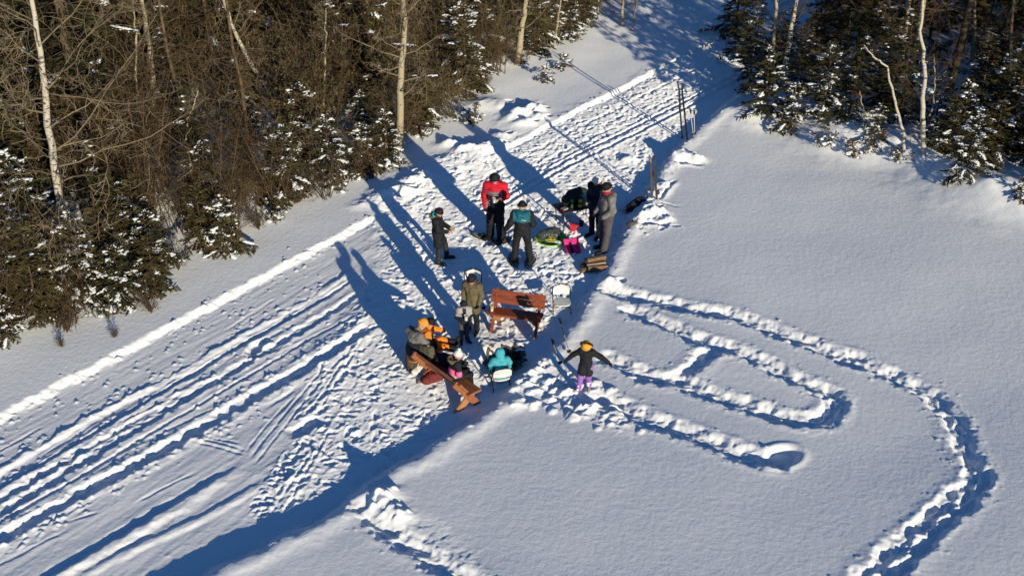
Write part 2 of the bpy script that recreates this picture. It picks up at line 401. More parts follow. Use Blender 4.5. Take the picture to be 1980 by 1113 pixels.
for i, (tr, w_, dp) in enumerate(((trA,.26,.075),(trA2,.17,.06),(trA3,.16,.075),(trB,.25,.075),(trC,.23,.09),(trD,.27,.08),(trE,.25,.07))):
    groove(tr, w_, dp, FIELD, rim=.010, rimw=.09, jit=.14, rough=.014 if i in (1, 2) else .028, flat=.2, seed=40+i*3, fade=.25)
    p = smooth_poly(gpts(tr, FIELD), 6); L = np.concatenate([[0], np.cumsum(np.hypot(*(p[1:]-p[:-1]).T))]); s_ = .1; k = 0
    while s_ < L[-1]:
        x = np.interp(s_, L, p[:,0]); y = np.interp(s_, L, p[:,1])
        x2 = np.interp(s_+.05, L, p[:,0]); y2 = np.interp(s_+.05, L, p[:,1]); a = math.atan2(y2-y, x2-x)
        sd = (.07 if k % 2 else -.07) + rnd.uniform(-.04, .04)
        stamp(x-math.sin(a)*sd, y+math.cos(a)*sd, a+rnd.uniform(-.3,.3), rnd.uniform(.28,.40), rnd.uniform(.13,.19), rnd.uniform(.005,.04), rnd.uniform(0,.006))
        for q in range(9):
            sd = rnd.choice((-1, 1))*(w_ + abs(rnd.gauss(.0, .07))); r = rnd.choice((.012,.016,.02,.028,.035))
            lumpat(x-math.sin(a)*sd+rnd.uniform(-.15,.15), y+math.cos(a)*sd, r, r*rnd.uniform(.12,.38), rnd.uniform(1,1.6), rnd.uniform(0,3))
        s_ += rnd.uniform(.24, .42); k += 1
ex, ey = gz(*C5([(1310,1010)])[0], FIELD); stamp(ex, ey, .5, .75, .5, .10, .02)
# ski impressions in the field by the bundle of skis
groove([(1275,385),(1300,355),(1308,348)], .06, .04, FIELD, rim=.02, jit=.02, seed=60)
groove([(1270,388),(1320,403)], .05, .03, FIELD, rim=.01, jit=.02, seed=61)
groove([(1230,432),(1298,433)], .10, .07, FIELD, rim=.02, jit=.06, seed=62)
groove([(1300,312),(1365,318)], .14, .09, FIELD, rim=.04, jit=.10, seed=63)
# boot prints all over the trodden area
tp = np.argwhere(trod > .55); wt = []
acc_ = 0
while acc_ < 1200:
    j, i = tp[rs.randint(len(tp))]
    x, y = XS[i], YS[j]
    along = math.atan2(tv[1], tv[0])
    a = along + rnd.gauss(0, .7) if rnd.random() < .6 else rnd.uniform(0, 6.3)
    stamp(x+rnd.uniform(-.05,.05), y, a, rnd.uniform(.22,.34), rnd.uniform(.09,.15), rnd.uniform(.006,.028), rnd.uniform(.002,.010)); acc_ += 1
for k in range(2600):
    j, i = tp[rs.randint(len(tp))]; r = rnd.choice((.015,.02,.03,.035,.05))*rnd.uniform(.7,1.3)
    lumpat(XS[i], YS[j], r, r*rnd.uniform(.2,.5), rnd.uniform(1,1.8), rnd.uniform(0,3))
# crumbs along the lips and the berms
for k in range(1100):
    p = left_lip if rnd.random() < .55 else right_lip
    L = np.concatenate([[0], np.cumsum(np.hypot(*(p[1:]-p[:-1]).T))]); t = rnd.uniform(0, L[-1])
    x = np.interp(t, L, p[:,0]); y = np.interp(t, L, p[:,1])
    if y < 13 or y > 46: continue
    off = rnd.gauss(.18, .14); sg = 1 if p is left_lip else -1
    r = rnd.uniform(.015, .045); lumpat(x+sg*off*tv[1]*.9, y-sg*off*tv[0]*.9, r, r*.6, rnd.uniform(1,2), rnd.uniform(0,3))
for k in range(700):   # loose crumbs beside the wheel tracks
    px = rnd.uniform(-20, 640); py = 912-.557*px + rnd.choice((-55,-20,25,60,95,110,150,160))+rnd.gauss(0, 9)
    x, y = gz(px, py); r = rnd.uniform(.012, .04); lumpat(x, y, r, r*.6, rnd.uniform(1,2), rnd.uniform(0,3))
# blocks and drifts on the left bank
for px, py, r, h, asp in ((866,280,.24,.16,1.2),(897,290,.22,.14,1.3),(930,292,.25,.14,1.4),(955,282,.22,.12,1.2),(800,352,.20,.13,1.6),(775,372,.22,.12,1.8),(745,380,.18,.10,1.3),(820,338,.15,.09,1.3),
        (1000,222,.30,.22,1.5),(1032,212,.25,.18,1.4),(1012,240,.24,.17,1.5),(1042,228,.2,.12,1.3),(985,232,.2,.12,1.2),(965,262,.2,.10,1.2),(940,205,.5,.14,1.5),(1180,548,.18,.12,1.5),(1215,300,.2,.1,1.2)):
    x, y = gz(px, py, LEFTZ if px < 1100 else FIELD)
    drift(x, y, r, h*.9, asp, rnd.uniform(.3, .9)); drift(x+r*.8, y-r*.3, r*.5, h*.4, 1.2, rnd.uniform(0,3)); stamp(x+r*1.3, y+r*.6, rnd.uniform(0,1), .3, .2, .06)
for px, py, r, h in ((1330,307,.26,.16),(1310,303,.2,.13),(1350,310,.17,.1),(1285,360,.14,.08),(1270,412,.2,.12),(1255,405,.18,.12),(1290,425,.12,.08),(1240,420,.15,.08),(745,958,.2,.14),(735,975,.18,.12),(755,990,.17,.1),(775,1000,.15,.1),
                     (1000,782,.16,.08)):
    x, y = gz(px, py, FIELD); drift(x, y, r, h, 1.3, rnd.uniform(0,1)); lumpat(x+r*.7, y+.1, r*.3, h*.4, 1.2, 0); lumpat(x-r*.6, y-.08, r*.25, h*.4, 1.3, 0)
for px, py, r, h in ((1560,240,.7,.3),(1640,278,.9,.32),(1710,295,.8,.3),(1480,225,.7,.3),(1430,232,.5,.15),(1780,318,.6,.25),(1830,345,.7,.22),(1600,262,.6,.25),(1900,370,.9,.3),(1975,400,1.,.3),(1540,200,1.2,.25),(1700,240,1.6,.3)):
    x, y = gz(px, py, FIELD); drift(x, y, r, h, 1.6, rnd.uniform(-.9,-.3))
for k in range(70):     # thrown clods right of the fire circle
    px = rnd.gauss(1110, 60); py = 770 + (px-1110)*.33 + rnd.gauss(0, 18)
    x, y = gz(px, py, .2); r = rnd.uniform(.04, .10); lumpat(x, y, r, r*.5, 1.4, rnd.uniform(0,.8))
# fire hollow
fx, fy = gz(972, 700); sl = win(fx-2, fx+2, fy-2, fy+2); q = np.hypot((GXm[sl]-fx)/1.0, (GYm[sl]-fy)/.9)
Z[sl] += -.16*(1-sstep(.2, .62, q)) + .03*np.exp(-((q-.72)/.16)**2)
ax_, ay_ = gz(958, 660); q2 = np.hypot(GXm[sl]-ax_, GYm[sl]-ay_)
STAIN[sl] = np.maximum(.55*np.exp(-(q2/.55)**2), 1.3*np.exp(-(q/.45)**4))

me = bpy.data.meshes.new("ground"); nv = NX*NY
co = np.stack([GXm, GYm, Z], -1).reshape(-1, 3).astype(np.float32)
idx = np.arange(nv, dtype=np.int32).reshape(NY, NX)
quads = np.stack([idx[:-1,:-1], idx[:-1,1:], idx[1:,1:], idx[1:,:-1]], -1).reshape(-1)
nf = (NX-1)*(NY-1)
me.vertices.add(nv); me.vertices.foreach_set('co', co.ravel())
me.loops.add(nf*4); me.loops.foreach_set('vertex_index', quads)
me.polygons.add(nf); me.polygons.foreach_set('loop_start', np.arange(0, nf*4, 4, dtype=np.int32))
me.polygons.foreach_set('use_smooth', np.ones(nf, bool))
at = me.attributes.new("trodden", 'FLOAT', 'POINT'); at.data.foreach_set('value', (.3+.7*trod).ravel())
at = me.attributes.new("stain", 'FLOAT', 'POINT'); at.data.foreach_set('value', STAIN.ravel())
me.update(calc_edges=True)
tag(link_mesh("ground", me, M_GROUND), kind='structure')

def hz(x, y):
    i = int(np.clip(np.searchsorted(XS, x)-1, 0, NX-2)); j = int(np.clip(np.searchsorted(YS, y)-1, 0, NY-2))
    u = (x-XS[i])/(XS[i+1]-XS[i]); v = (y-YS[j])/(YS[j+1]-YS[j])
    return float((Z[j,i]*(1-u)+Z[j,i+1]*u)*(1-v) + (Z[j+1,i]*(1-u)+Z[j+1,i+1]*u)*v)
def pick(px, py):
    z = 0.
    for _ in range(12): x, y = gz(px, py, z); z = z*.4 + .6*hz(x, y)
    return Vector((x, y, hz(x, y)))
# ------------------------------------------------------------------ vegetation prototypes
def bent(p, d, L, n, R, wob=.12, up=0., droop=0.):
    pts = [Vector(p)]; d = Vector(d).normalized()
    for i in range(n):
        d = (d + Vector((R.gauss(0, wob), R.gauss(0, wob), R.gauss(0, wob) + up - droop))).normalized()
        pts.append(pts[-1] + d*(L/n))
    return pts
def along(pts, t):
    k = t*(len(pts)-1); i = min(int(k), len(pts)-2); f = k-i
    return pts[i].lerp(pts[i+1], f), (pts[i+1]-pts[i]).normalized()
def conifer(seed, h, r, nb, snow, name, mats, thin=1.0, label=None, group=None, bare=.0):
    """trunk, flat sprays of needles on drooping branches, lumps of snow lying on them"""
    R = random.Random(seed); T = MB(); C = MB()
    tr = bent((0,0,-.3), (0,0,1), h+.3, 8, R, .02)
    T.tube(tr, [max(.008, (.012+h*.011)*(1-i/8.3)) for i in range(9)], 6)
    for b in range(nb):
        t = bare + (1-bare)*(b+R.random())/nb; t = min(t, .985)
        base, _ = along(tr, .3/(h+.3)+t*h/(h+.3)*.98)
        a = b*2.399 + R.uniform(-.4, .4)
        prof = (1-t)**.6*(.55+.45*min(1, t*5)) if bare < .1 else (1-t)**.5
        L = max(.10, r*prof*R.uniform(.45, 1.2))
        el = (t-.45)*.75 + R.uniform(-.2, .15)
        d = Vector((math.cos(a)*math.cos(el), math.sin(a)*math.cos(el), math.sin(el)))
        pts = bent(base, d, L, 4, R, .08, 0, .05)
        T.tube(pts, [.010+L*.006, .009+L*.004, .007, .005, .003], 3, False)
        nt_ = max(4, int(L*16*thin))
        for k in range(nt_):
            s = .18 + .82*(k+R.random())/nt_
            q, dd = along(pts, min(s, .999)); side = dd.cross(Vector((0,0,1)))
            if side.length < .1: side = Vector((1,0,0))
            side.normalize()
            for sg in (-1, 1):
                if R.random() < .12: continue
                tl = (.10 + .34*L*(1-s)*.8 + .06)*R.uniform(.6, 1.2); tl = min(tl, .42)
                td = (dd*R.uniform(.5, .9) + side*sg*R.uniform(.7, 1.1) + Vector((0,0,R.uniform(-.35,.25)))).normalized()
                wv = td.cross(Vector((R.uniform(-.6,.6), R.uniform(-.6,.6), 1))).normalized()*R.uniform(.014, .030)
                e = q + td*tl; mI = q + td*tl*.55
                C.add([q - wv*.5, q + wv*.5, mI + wv, e, mI - wv], [(0,1,2,4),(4,2,3)])
                up_ = wv.cross(td).normalized()*R.uniform(.012, .026)
                C.add([q, mI + up_, e, mI - up_*.5], [(0,1,2,3)])
                if tl > .2:
                    for z in (.35, .6):
                        g = q + td*tl*z; sd = (td + wv.normalized()*R.choice((-1,1))*1.1).normalized(); l2 = tl*.4
                        wx = sd.cross(Vector((R.uniform(-.5,.5),0,1))).normalized()*.016
                        C.add([g, g+sd*l2*.5+wx, g+sd*l2, g+sd*l2*.5-wx], [(0,1,2,3)])
        if R.random() < snow:
            C.mi = 1; s0 = R.uniform(.3, .7); s1 = min(1.05, s0+R.uniform(.25, .6)); rr = R.uniform(.020, .044); nb_ = max(2, int((s1-s0)*L/(rr*1.1)))
            rot = Matrix.Rotation(math.atan2(d.y, d.x), 3, 'Z') @ Matrix.Rotation(-el*.8, 3, 'Y')
            for k in range(nb_):       # soft joined pads along the bough
                s = s0+(s1-s0)*k/nb_; q, dd = along(pts, min(s, .999)); side = dd.cross(Vector((0,0,1))); wd_ = rr*R.uniform(.8, 1.35)*(1.1-.5*abs(2*(s-s0)/(s1-s0)-1))
                C.blob(q + side*R.gauss(0,.02) + Vector((0,0,.018)), (rr*1.35, wd_*1.25, wd_*.62), .2, rot, R)
                for u in range(R.randint(0, 3)):
                    r2 = rr*R.uniform(.4, .8); sg = R.choice((-1,1))
                    C.blob(q + side*sg*R.uniform(.05,.14) + dd*R.gauss(0,.04) + Vector((0,0,R.uniform(-.02,.015))), (r2*1.3, r2*1.2, r2*.6), .25, rot, R, True)
            C.mi = 0
    root = empty(name, (0,0,-50), 0, label, 'fir tree', group)
    T.build('trunk', M_BARK, root, True); C.build('crown', [mats, M_SNOW], root)
    return root
def twigs(mb, p, d, L, rad, lvl, R, nsub, up=.03, wob=.10, n=4, sides=(6,4,3,3), spread=.9):
    pts = bent(p, d, L, n+(2 if lvl == 0 else 0), R, wob, up)
    m = len(pts)-1
    mb.tube(pts, [max(.0042, rad*(1-.82*i/m)) for i in range(m+1)], sides[min(lvl, 3)], False)
    if lvl >= len(nsub): return
    for k in range(nsub[lvl]):
        s = .22 + .76*(k+R.random())/nsub[lvl]; q, dd = along(pts, min(s, .999))
        o = dd.orthogonal().normalized(); o = Matrix.Rotation(R.uniform(0, 6.28), 3, dd) @ o
        nd = (dd*R.uniform(.35, .8) + o*spread).normalized()
        twigs(mb, q, nd, L*R.uniform(.28, .5)*(1.15-s*.6), rad*.42*(1.1-s*.5), lvl+1, R, nsub, up, wob*1.25, max(2, n-1), sides, spread)
def shrub(seed, h, nst, mat_, name, cat, leaves=0, sub=(7, 4), spread=.35, label=None, group=None, snow=0):
    R = random.Random(seed); S_ = MB(); Lf = MB()
    for k in range(nst):
        a = R.uniform(0, 6.28); d = Vector((math.cos(a)*spread, math.sin(a)*spread, 1))
        twigs(S_, (R.gauss(0,.12*h*.4), R.gauss(0,.12*h*.4), -.1), d, h*R.uniform(.6, 1.05), .006+.005*h, 1, R, (0,)+tuple(sub), .02, .10, 4)
    root = empty(name, (0,0,-50), 0, label, cat, group)
    if leaves:
        vs = S_.v
        for k in range(leaves):
            q = Vector(vs[R.randrange(len(vs))]); u = Vector((R.gauss(0,1), R.gauss(0,1), R.gauss(0,1))).normalized()*R.uniform(.03,.06); v = u.orthogonal().normalized()*.028
            Lf.add([q, q+u*.5+v, q+u, q+u*.5-v], [(0,1,2,3)])
    if snow:
        vs = S_.v
        for k in range(snow):
            q = Vector(vs[R.randrange(len(vs))]); rr = R.uniform(.03, .08)
            Lf.mi = 1
            if q.z > h*.12: Lf.blob(q, (rr*1.3, rr, rr*.6), .25, None, R)
    S_.build('stems', mat_, root)
    if leaves: Lf.build('foliage', [M_LEAF if leaves < 400 else M_FIR2, M_SNOW], root)
    return root
def bare_tree(seed, h, rad, name, matt, mtw, nbr=26, lean=(0,0), trace=None, brl=.30, twl=1.0, label=None, cat='birch', group=None, lo=.22, sub=(6,5), loc=None, flat=.0):
    """trunk (optionally following traced points in metres, relative to its base) with branches and twigs"""
    R = random.Random(seed); T = MB(); B = MB()
    if trace: pts = [Vector(p) for p in trace]; h = (pts[-1]-pts[0]).length
    else: pts = bent((0,0,-.3), (lean[0], lean[1], 1), h, 9, R, .035, .02)
    m = len(pts)-1
    T.tube(pts, [max(.012, rad*(1-.78*(i/m)**1.1)) for i in range(m+1)], 8)
    for k in range(nbr):
        s = lo + (.98-lo)*(k+R.random())/nbr; q, dd = along(pts, min(s, .999))
        a = R.uniform(0, 6.28); el = R.uniform(.0, .6)+ (s-.5)*.5
        d = Vector((math.cos(a)*math.cos(el), math.sin(a)*(1-flat)*math.cos(el), math.sin(el)))
        L = h*brl*R.uniform(.45, 1.1)*(1.15-.65*s)
        twigs(B, q, d, L, max(.007, rad*.22*(1.1-s*.7)), 1, R, (0,)+tuple(sub), .05, .20, 7, (6,5,3,3), .8)
    root = empty(name, loc or (0,0,-50), 0, label, cat, group)
    T.build('trunk', matt, root, True); B.build('crown', mtw, root)
    return root
def place(proto, p, rz, sc, used, label=None, group=None, first=True, tilt=0.0):
    if id(proto) in used or not first:
        o = copy_tree(proto)
    else: used.add(id(proto)); o = proto
    o.location = p; o.rotation_euler = (rnd.gauss(0, tilt), rnd.gauss(0, tilt), rz); o.scale = (sc, sc, sc)
    if label: o['label'] = label
    if group: o['group'] = group
    return o
used = set(); BASES = []
# traced bare trees: pixels of the photograph give the trunk's course in the upright plane at the depth of its base
def traced(pxs, rad, seed, label, extra=3.5, birch=True, nbr=26, brl=.30, sub=(6,5), lo=.15, name=None, mtw=None, top=None, cat=None, dpt=None):
    base = pick(*pxs[0]); Y = base.y if dpt is None else dpt
    P = [base - Vector((0,0,.25))] + [atdepth(x, y, Y) for x, y in pxs]
    P[1] = Vector((P[1].x, Y, base.z if dpt is None else P[1].z))
    if dpt is not None: gx = P[1].x; P[0] = Vector((gx, Y, hz(gx, Y)-.25))
    if extra:
        d = (P[-1]-P[-2]).normalized(); d = (d+Vector((0,0,.4))).normalized()
        P += [P[-1]+d*extra*.5, P[-1]+d*extra]
    q = []
    for i in range(len(P)-1):
        for k in range(3): q.append(P[i].lerp(P[i+1], k/3) + Vector((rnd.gauss(0,.012), rnd.gauss(0,.02), 0)))
    q.append(P[-1]); o = P[0].copy(); q = [v-o for v in q]; BASES.append((o.x, o.y, 4.5 if rad > .06 else 2.5)); BASES.extend((o.x+v.x, o.y+v.y, 1.8) for v in q[5:-3:3] if rad > .06 and abs(v.x) > .35)
    return bare_tree(seed, 1, rad, name or ('birch_tree' if birch else 'aspen_tree'), M_BIRCH if birch else M_ASPEN, mtw or M_BRANCH, nbr, trace=q, brl=brl, sub=sub, lo=lo,
              label=label, cat=cat or ('birch' if birch else 'aspen'), loc=o)
traced([(130,505),(122,440),(104,320),(90,200),(78,100),(60,0)], .105, 1, "tall white birch nearest the photo's left edge with long bare arching branches", 4, True, 46, .40, (8,6), .10)
traced([(298,272),(296,180),(289,90),(275,0)], .10, 2, "straight tan aspen trunk right of the big white birch", 4, False, 20, .22)
traced([(548,220),(520,175),(490,130),(463,80),(445,40),(432,0)], .085, 3, "white birch leaning steeply to the left over the dark firs", 4, True, 18, .26, (5,4), .3)
traced([(772,291),(774,200),(776,120),(783,60),(780,0)], .115, 4, "pale smooth aspen standing at the forest edge behind the red jacket", 4.5, False, 26, .26, (6,5), .3)
traced([(1001,124),(1005,80),(1011,45),(1018,0)], .13, 5, "thick short-barked pale aspen at the end of the snow bank beside snowy firs", 4, False, 18, .22, (5,4), .4)
traced([(968,62),(968,30),(966,0)], .12, 6, "straight pale aspen half hidden behind a snowy fir at the top", 4, False, 14, .2, (5,4), .4)
traced([(263,297),(264,180),(262,75)], .045, 7, "thin tan sapling close to the left of the straight aspen", 1.0, False, 16, .25, (5,4), .25)
traced([(352,372),(358,290),(363,230),(372,212)], .035, 8, "slender tan pole sapling with a forked tip in front of the grey gap", .5, False, 9, .22, (4,3), .5)
traced([(625,250),(627,160),(630,75)], .04, 9, "thin grey sapling with short twigs between the leaning birch and the edge aspen", .8, False, 18, .24, (5,4), .3)
traced([(1072,92),(1078,45),(1084,0)], .04, 10, "thin bare stem above the saplings on the snow bank", 1.5, False, 14, .2, (4,3), .3)
for k, (pp, rd, lb) in enumerate((([(181,62),(176,25),(170,0)], .10, "pale distant aspen trunk third from the left along the top"), ([(207,106),(201,40),(195,0)], .10, "pale distant aspen trunk with the longest bare lower stem"), ([(234,72),(226,30),(218,0)], .09, "pale distant aspen trunk leaning left beside the straight aspen"),
        ([(340,132),(330,70),(316,20),(312,0)], .07, "dim grey trunk behind the straight aspen at the top"), ([(436,72),(424,30),(412,0)], .06, "dim thin trunk just left of the leaning birch"), ([(574,80),(568,30),(566,0)], .09, "white-patched trunk among dark firs right of the leaning birch"), ([(30,70),(22,30),(18,0)], .07, "dim trunk in the top left corner of the forest"))):
    traced(pp, rd, 20+k, lb, 4, False, 12, .22, (5,4), .3)
# right-hand forest edge
traced([(1516,172),(1519,120),(1526,75),(1532,40),(1540,0)], .105, 40, "white birch with a side shoot rising from the snowy fir clump", 4, True, 22, .24, (5,4), .25, mtw=M_TWIG)
traced([(1495,172),(1493,110),(1499,50),(1501,0)], .09, 41, "dark straight trunk beside the white birch in the fir clump", 4, False, 22, .2, (5,4), .2, mtw=M_TWIG)
traced([(1747,299),(1747,262),(1741,235),(1730,195),(1724,170),(1715,130),(1700,118),(1688,110)], .045, 42, "thin white birch bent over to the left at its tip", .4, True, 7, .3, (4,3), .3, mtw=M_TWIG3)
traced([(1786,300),(1784,240),(1784,190),(1789,150),(1786,115),(1780,60),(1784,0)], .075, 43, "upright pinkish white birch with a crook halfway up", 3.5, True, 22, .24, (5,4), .25, mtw=M_TWIG3)
traced([(1795,242),(1803,200),(1808,165),(1806,140)], .035, 44, "thin reddish sapling close behind the crooked birch", .5, False, 9, .3, (5,3), .3, mtw=M_TWIG3)
traced([(1672,250),(1670,215),(1664,190)], .02, 45, "small bare twig sapling in the shade behind the snow mounds", .2, False, 7, .3, (4,), .3, mtw=M_TWIG3)
traced([(1203,50),(1204,20),(1206,0)], .07, 46, "dark thin trunk left of the shaded trail at the top", 4, False, 14, .2, (5,4), .3, mtw=M_TWIG)
traced([(1222,60),(1227,30),(1231,0)], .04, 47, "thin dark stem standing in the shaded snow at the top", 4, False, 12, .2, (5,3), .3, mtw=M_TWIG)
traced([(1155,40),(1157,0)], .03, 48, "thin dark stem by the last snowy fir of the left forest", 3, False, 12, .2, (4,3), .3, mtw=M_TWIG)
traced([(1712,110),(1718,50),(1720,0)], .09, 49, "dim trunk deep in the right forest behind the bent birch", 4, False, 20, .22, (5,4), .2, mtw=M_TWIG)
traced([(1880,130),(1884,60),(1886,0)], .08, 50, "dim trunk with snow patches behind the snowy fir at the far right", 4, False, 20, .22, (5,4), .2, mtw=M_TWIG)

# prototypes
FIRS = [conifer(100, 2.0, .95, 54, .50, 'fir_tree', M_FIR), conifer(101, 1.3, .80, 40, .68, 'fir_tree', M_FIR2), conifer(102, 3.6, 1.25, 76, .17, 'fir_tree', M_FIR),
        conifer(103, 6.5, 1.6, 96, .06, 'fir_tree', M_FIR2, bare=.08), conifer(104, 9.5, 1.8, 104, .05, 'fir_tree', M_FIR, .85, bare=.10), conifer(105, .65, .42, 18, .7, 'fir_tree', M_FIR2),
        conifer(106, 7.5, 1.5, 90, .06, 'fir_tree', M_FIR2, .9, bare=.1), conifer(107, 2.6, 1.3, 60, .9, 'fir_tree', M_FIR), conifer(108, 13, 2.1, 90, .1, 'fir_tree', M_FIR, .8, bare=.42), conifer(109, 2.4, 1.0, 60, .16, 'fir_tree', M_FIR2)]
SHR = [shrub(200, 1.8, 12, M_TWIG, 'bare_shrub', 'shrub'), shrub(201, 2.6, 12, M_TWIG2, 'bare_shrub', 'shrub', sub=(8,4)), shrub(202, 1.1, 12, M_TWIG, 'bare_shrub', 'shrub', 34),
       shrub(203, .8, 9, M_TWIG, 'snowy_bush', 'bush', 420, (6,3), .8, snow=26), shrub(204, 3.6, 10, M_TWIG, 'bare_shrub', 'shrub', sub=(10,5), spread=.22), shrub(205, 1.7, 16, M_TWIG, 'leafy_shrub', 'shrub', 1300, (8,4), .5), shrub(206, 2.6, 14, M_TWIG, 'leafy_shrub', 'shrub', 1500, (9,4), .3)]
POLES = [bare_tree(300, 8, .06, 'bare_tree', M_ASPEN, M_TWIG2, 34, brl=.24, cat='bare tree', sub=(6,5), lo=.12), bare_tree(301, 7, .05, 'bare_tree', M_BARK, M_TWIG, 36, brl=.24, cat='bare tree', sub=(6,5), lo=.1),
         bare_tree(302, 9, .08, 'bare_tree', M_ASPEN, M_TWIG, 36, brl=.22, cat='bare tree', sub=(6,5), lo=.2), bare_tree(303, 5, .035, 'bare_tree', M_TWIG2, M_TWIG2, 26, brl=.26, cat='bare tree', sub=(6,4), lo=.1)]
# front-row firs and bushes, each told by where it stands
def fir(px, py, k, sc, label):
    place(FIRS[k], pick(px, py)-Vector((0,0,.04)), rnd.uniform(0, 6.28), sc, used, label, 'firs along the forest edge')
for a in (
 (165,575,0,1.0,"snow-laden small fir just below the foot of the big white birch"), (62,480,7,.95,"broad fir bowed with thick snow left of the big white birch"), (20,650,1,.75,"low snowy fir in the left corner nearest the trail"),
 (105,600,1,.9,"low fir with snow pads above the dead stalks at the left"), (240,590,0,.75,"green fir lightly sprinkled with snow at the foot of the left forest"), (300,545,0,.9,"dark bushy fir at the corner where the left forest edge steps back"),
 (440,490,1,1.1,"compact snowy fir standing alone where the forest edge bulges left of the trail"), (400,420,0,1.0,"dark fir behind the lone compact snowy fir"), (30,540,7,.8,"heavily snowed fir at the photo's left edge below the broad bowed one"),
 (555,390,0,1.0,"dark fir with snow flecks midway along the left forest edge"), (640,350,0,.9,"fir beside the tip of a long shadow at the forest edge"), (700,330,1,1.0,"low dark fir left of the pale edge aspen"), (590,310,0,1.1,"fir with a flat snow cap below the thin grey sapling"),
 (740,300,1,.8,"small fir touching the pale edge aspen's left side"), (925,170,1,.95,"small fir hung with thick snow on the bank left of the short-barked aspen"), (890,150,7,1.0,"broad snowy fir behind the drifts on the left bank"), (930,110,0,1.3,"upright fir hung with snow left of the short-barked aspen"),
 (1060,75,7,.85,"snow-plastered fir at the right end of the left forest"), (1105,75,0,.8,"last snowy fir of the left forest before the shaded trail"), (1040,60,2,.8,"taller fir behind the snow-plastered fir at the top"),
 (1088,135,5,.9,"tiny snow-capped fir alone on the upper bank"), (1056,158,5,.85,"tiny green fir alone on the bank with little snow"),
 (1478,218,0,1.0,"dark fir at the left end of the right forest"), (1530,245,1,1.0,"spreading snowy fir at the front of the clump under the white birch"), (1590,225,0,1.0,"snow-tipped fir right of the white birch clump"), (1450,170,2,.75,"dark fir overhanging the shaded trail"),
 (1432,118,2,.9,"dark fir leaning out over the shaded trail at the top"), (1420,70,2,1.1,"dark fir at the far bend of the shaded trail"),
 (1640,230,2,.7,"slim fir behind the sunlit snow mounds"), (1690,272,1,.8,"half-buried fir on the sunlit snow mound"), (1700,215,2,.6,"slim snow-dotted fir left of the bent birch"), (1868,338,7,.68,"snow-covered fir standing out on the field edge right of the crooked birch"), (1850,300,0,1.05,"dark fir tucked behind the snow-covered field-edge fir"),
 (1950,290,2,.9,"large dark fir at the right edge of the photo"), (1978,385,5,1.0,"tiny dark fir by itself in the snow at the right edge"), (1920,270,0,1.2,"shaded fir with snow pads at the far right"), (1800,285,1,.7,"low fir sprawling at the foot of the crooked birch")): fir(*a)
def bush(px, py, k, sc, label):
    place(SHR[k], pick(px, py)-Vector((0,0,.03)), rnd.uniform(0, 6.28), sc, used, label, 'bushes along the forest edge')
for a in ((905,240,3,.9,"twiggy bush half buried on the bank below the drifts"), (720,345,2,1.2,"red-brown bush in front of the pale aspen's left side"), (790,255,2,1.1,"reddish twiggy bush right of the pale edge aspen"), (830,235,0,.8,"brown brush on the bank below the red ribbon"),
 (130,640,2,.7,"rusty-leaved bush at the left, by the dead stalks"), (290,600,2,.8,"orange-leaved bush low at the left forest corner"), (345,520,2,.7,"brown bush on the step of the left forest edge"), (200,610,3,.7,"snowy low bush left of the orange-leaved one"), (40,610,0,.8,"grey-brown shrub near the left edge"),
 (1590,280,3,.8,"low snowy bush on the first sunlit mound"), (1655,300,3,.7,"low snowy bush on the middle sunlit mound"), (1960,250,0,.8,"brown shrub in the right-hand shade"), (1740,310,3,.6,"small bush at the foot of the bent birch"), (870,225,1,.7,"tan brush between the bank and the forest"), (500,440,2,.8,"brown bush beside the lone compact fir"), (120,668,2,.3,"dead stalks poking out of the bank at the left"), (225,650,2,.28,"short dead stalks right of the rusty bush")): bush(*a)

# fill of the two forests
EDGE_L = gpts([(-400,800),(-80,700),(0,640),(160,600),(310,560),(345,490),(520,420),(600,385),(760,305),(850,215),(950,150),(1125,60),(1190,-10),(1230,-60),(1300,-150)], .4)
EDGE_R = gpts([(2300,520),(1990,340),(1830,300),(1700,255),(1560,215),(1465,195),(1440,140),(1480,80),(1580,20),(1680,-50),(1760,-110)], .4)
def sdist(p, poly):
    best = 1e9; sg = 1
    for (ax, ay), (bx, by) in zip(poly[:-1], poly[1:]):
        L = math.hypot(bx-ax, by-ay); ux, uy = (bx-ax)/L, (by-ay)/L
        t = max(0, min(L, (p[0]-ax)*ux+(p[1]-ay)*uy)); dx = p[0]-ax-t*ux; dy = p[1]-ay-t*uy; d = math.hypot(dx, dy)
        c = ux*(p[1]-ay)-uy*(p[0]-ax)
        if d - .02*abs(c) < best: best = d - .02*abs(c); sg = 1 if c > 0 else -1; dd = d
    return dd*sg            # + = left of travel
pts_ = []; GAPS = [(*gz(345, 300, .4), .7), (*gz(372, 345, .4), .5)]
def ok(x, y, r):
    if r > .95:
        L = math.hypot(x, y)
        for a, b, f in BASES:        # keep the trunks one sees in the photograph in sight
            Lb_ = math.hypot(a, b); along_ = Lb_ - (x*a + y*b)/Lb_; side_ = abs(x*b - y*a)/Lb_
            if -.3 < along_ < f and side_ < .34: return False
        for a, b, f in GAPS:
            if (x-a)**2 + (y-b)**2 < f*f: return False
    for a, b, c in pts_:
        if (a-x)**2 + (b-y)**2 < ((r+c)*.5)**2: return False
    pts_.append((x, y, r)); return True
inview = lambda x, y: abs(x) < (y*cP + CAMH*sP)*.4466 + 3
LF = {0: "small dark fir with snow pads in the front of the left forest", 2: "mid-height dark fir among the trees of the left forest", 3: "tall olive fir of the left forest, its top beyond the photo", 4: "tall dark fir deep in the left forest", 6: "tall brownish fir of the left forest with hardly any snow", 8: "tall fir of the left forest with a long bare trunk", 9: "bushy olive fir of the left forest with little snow"}
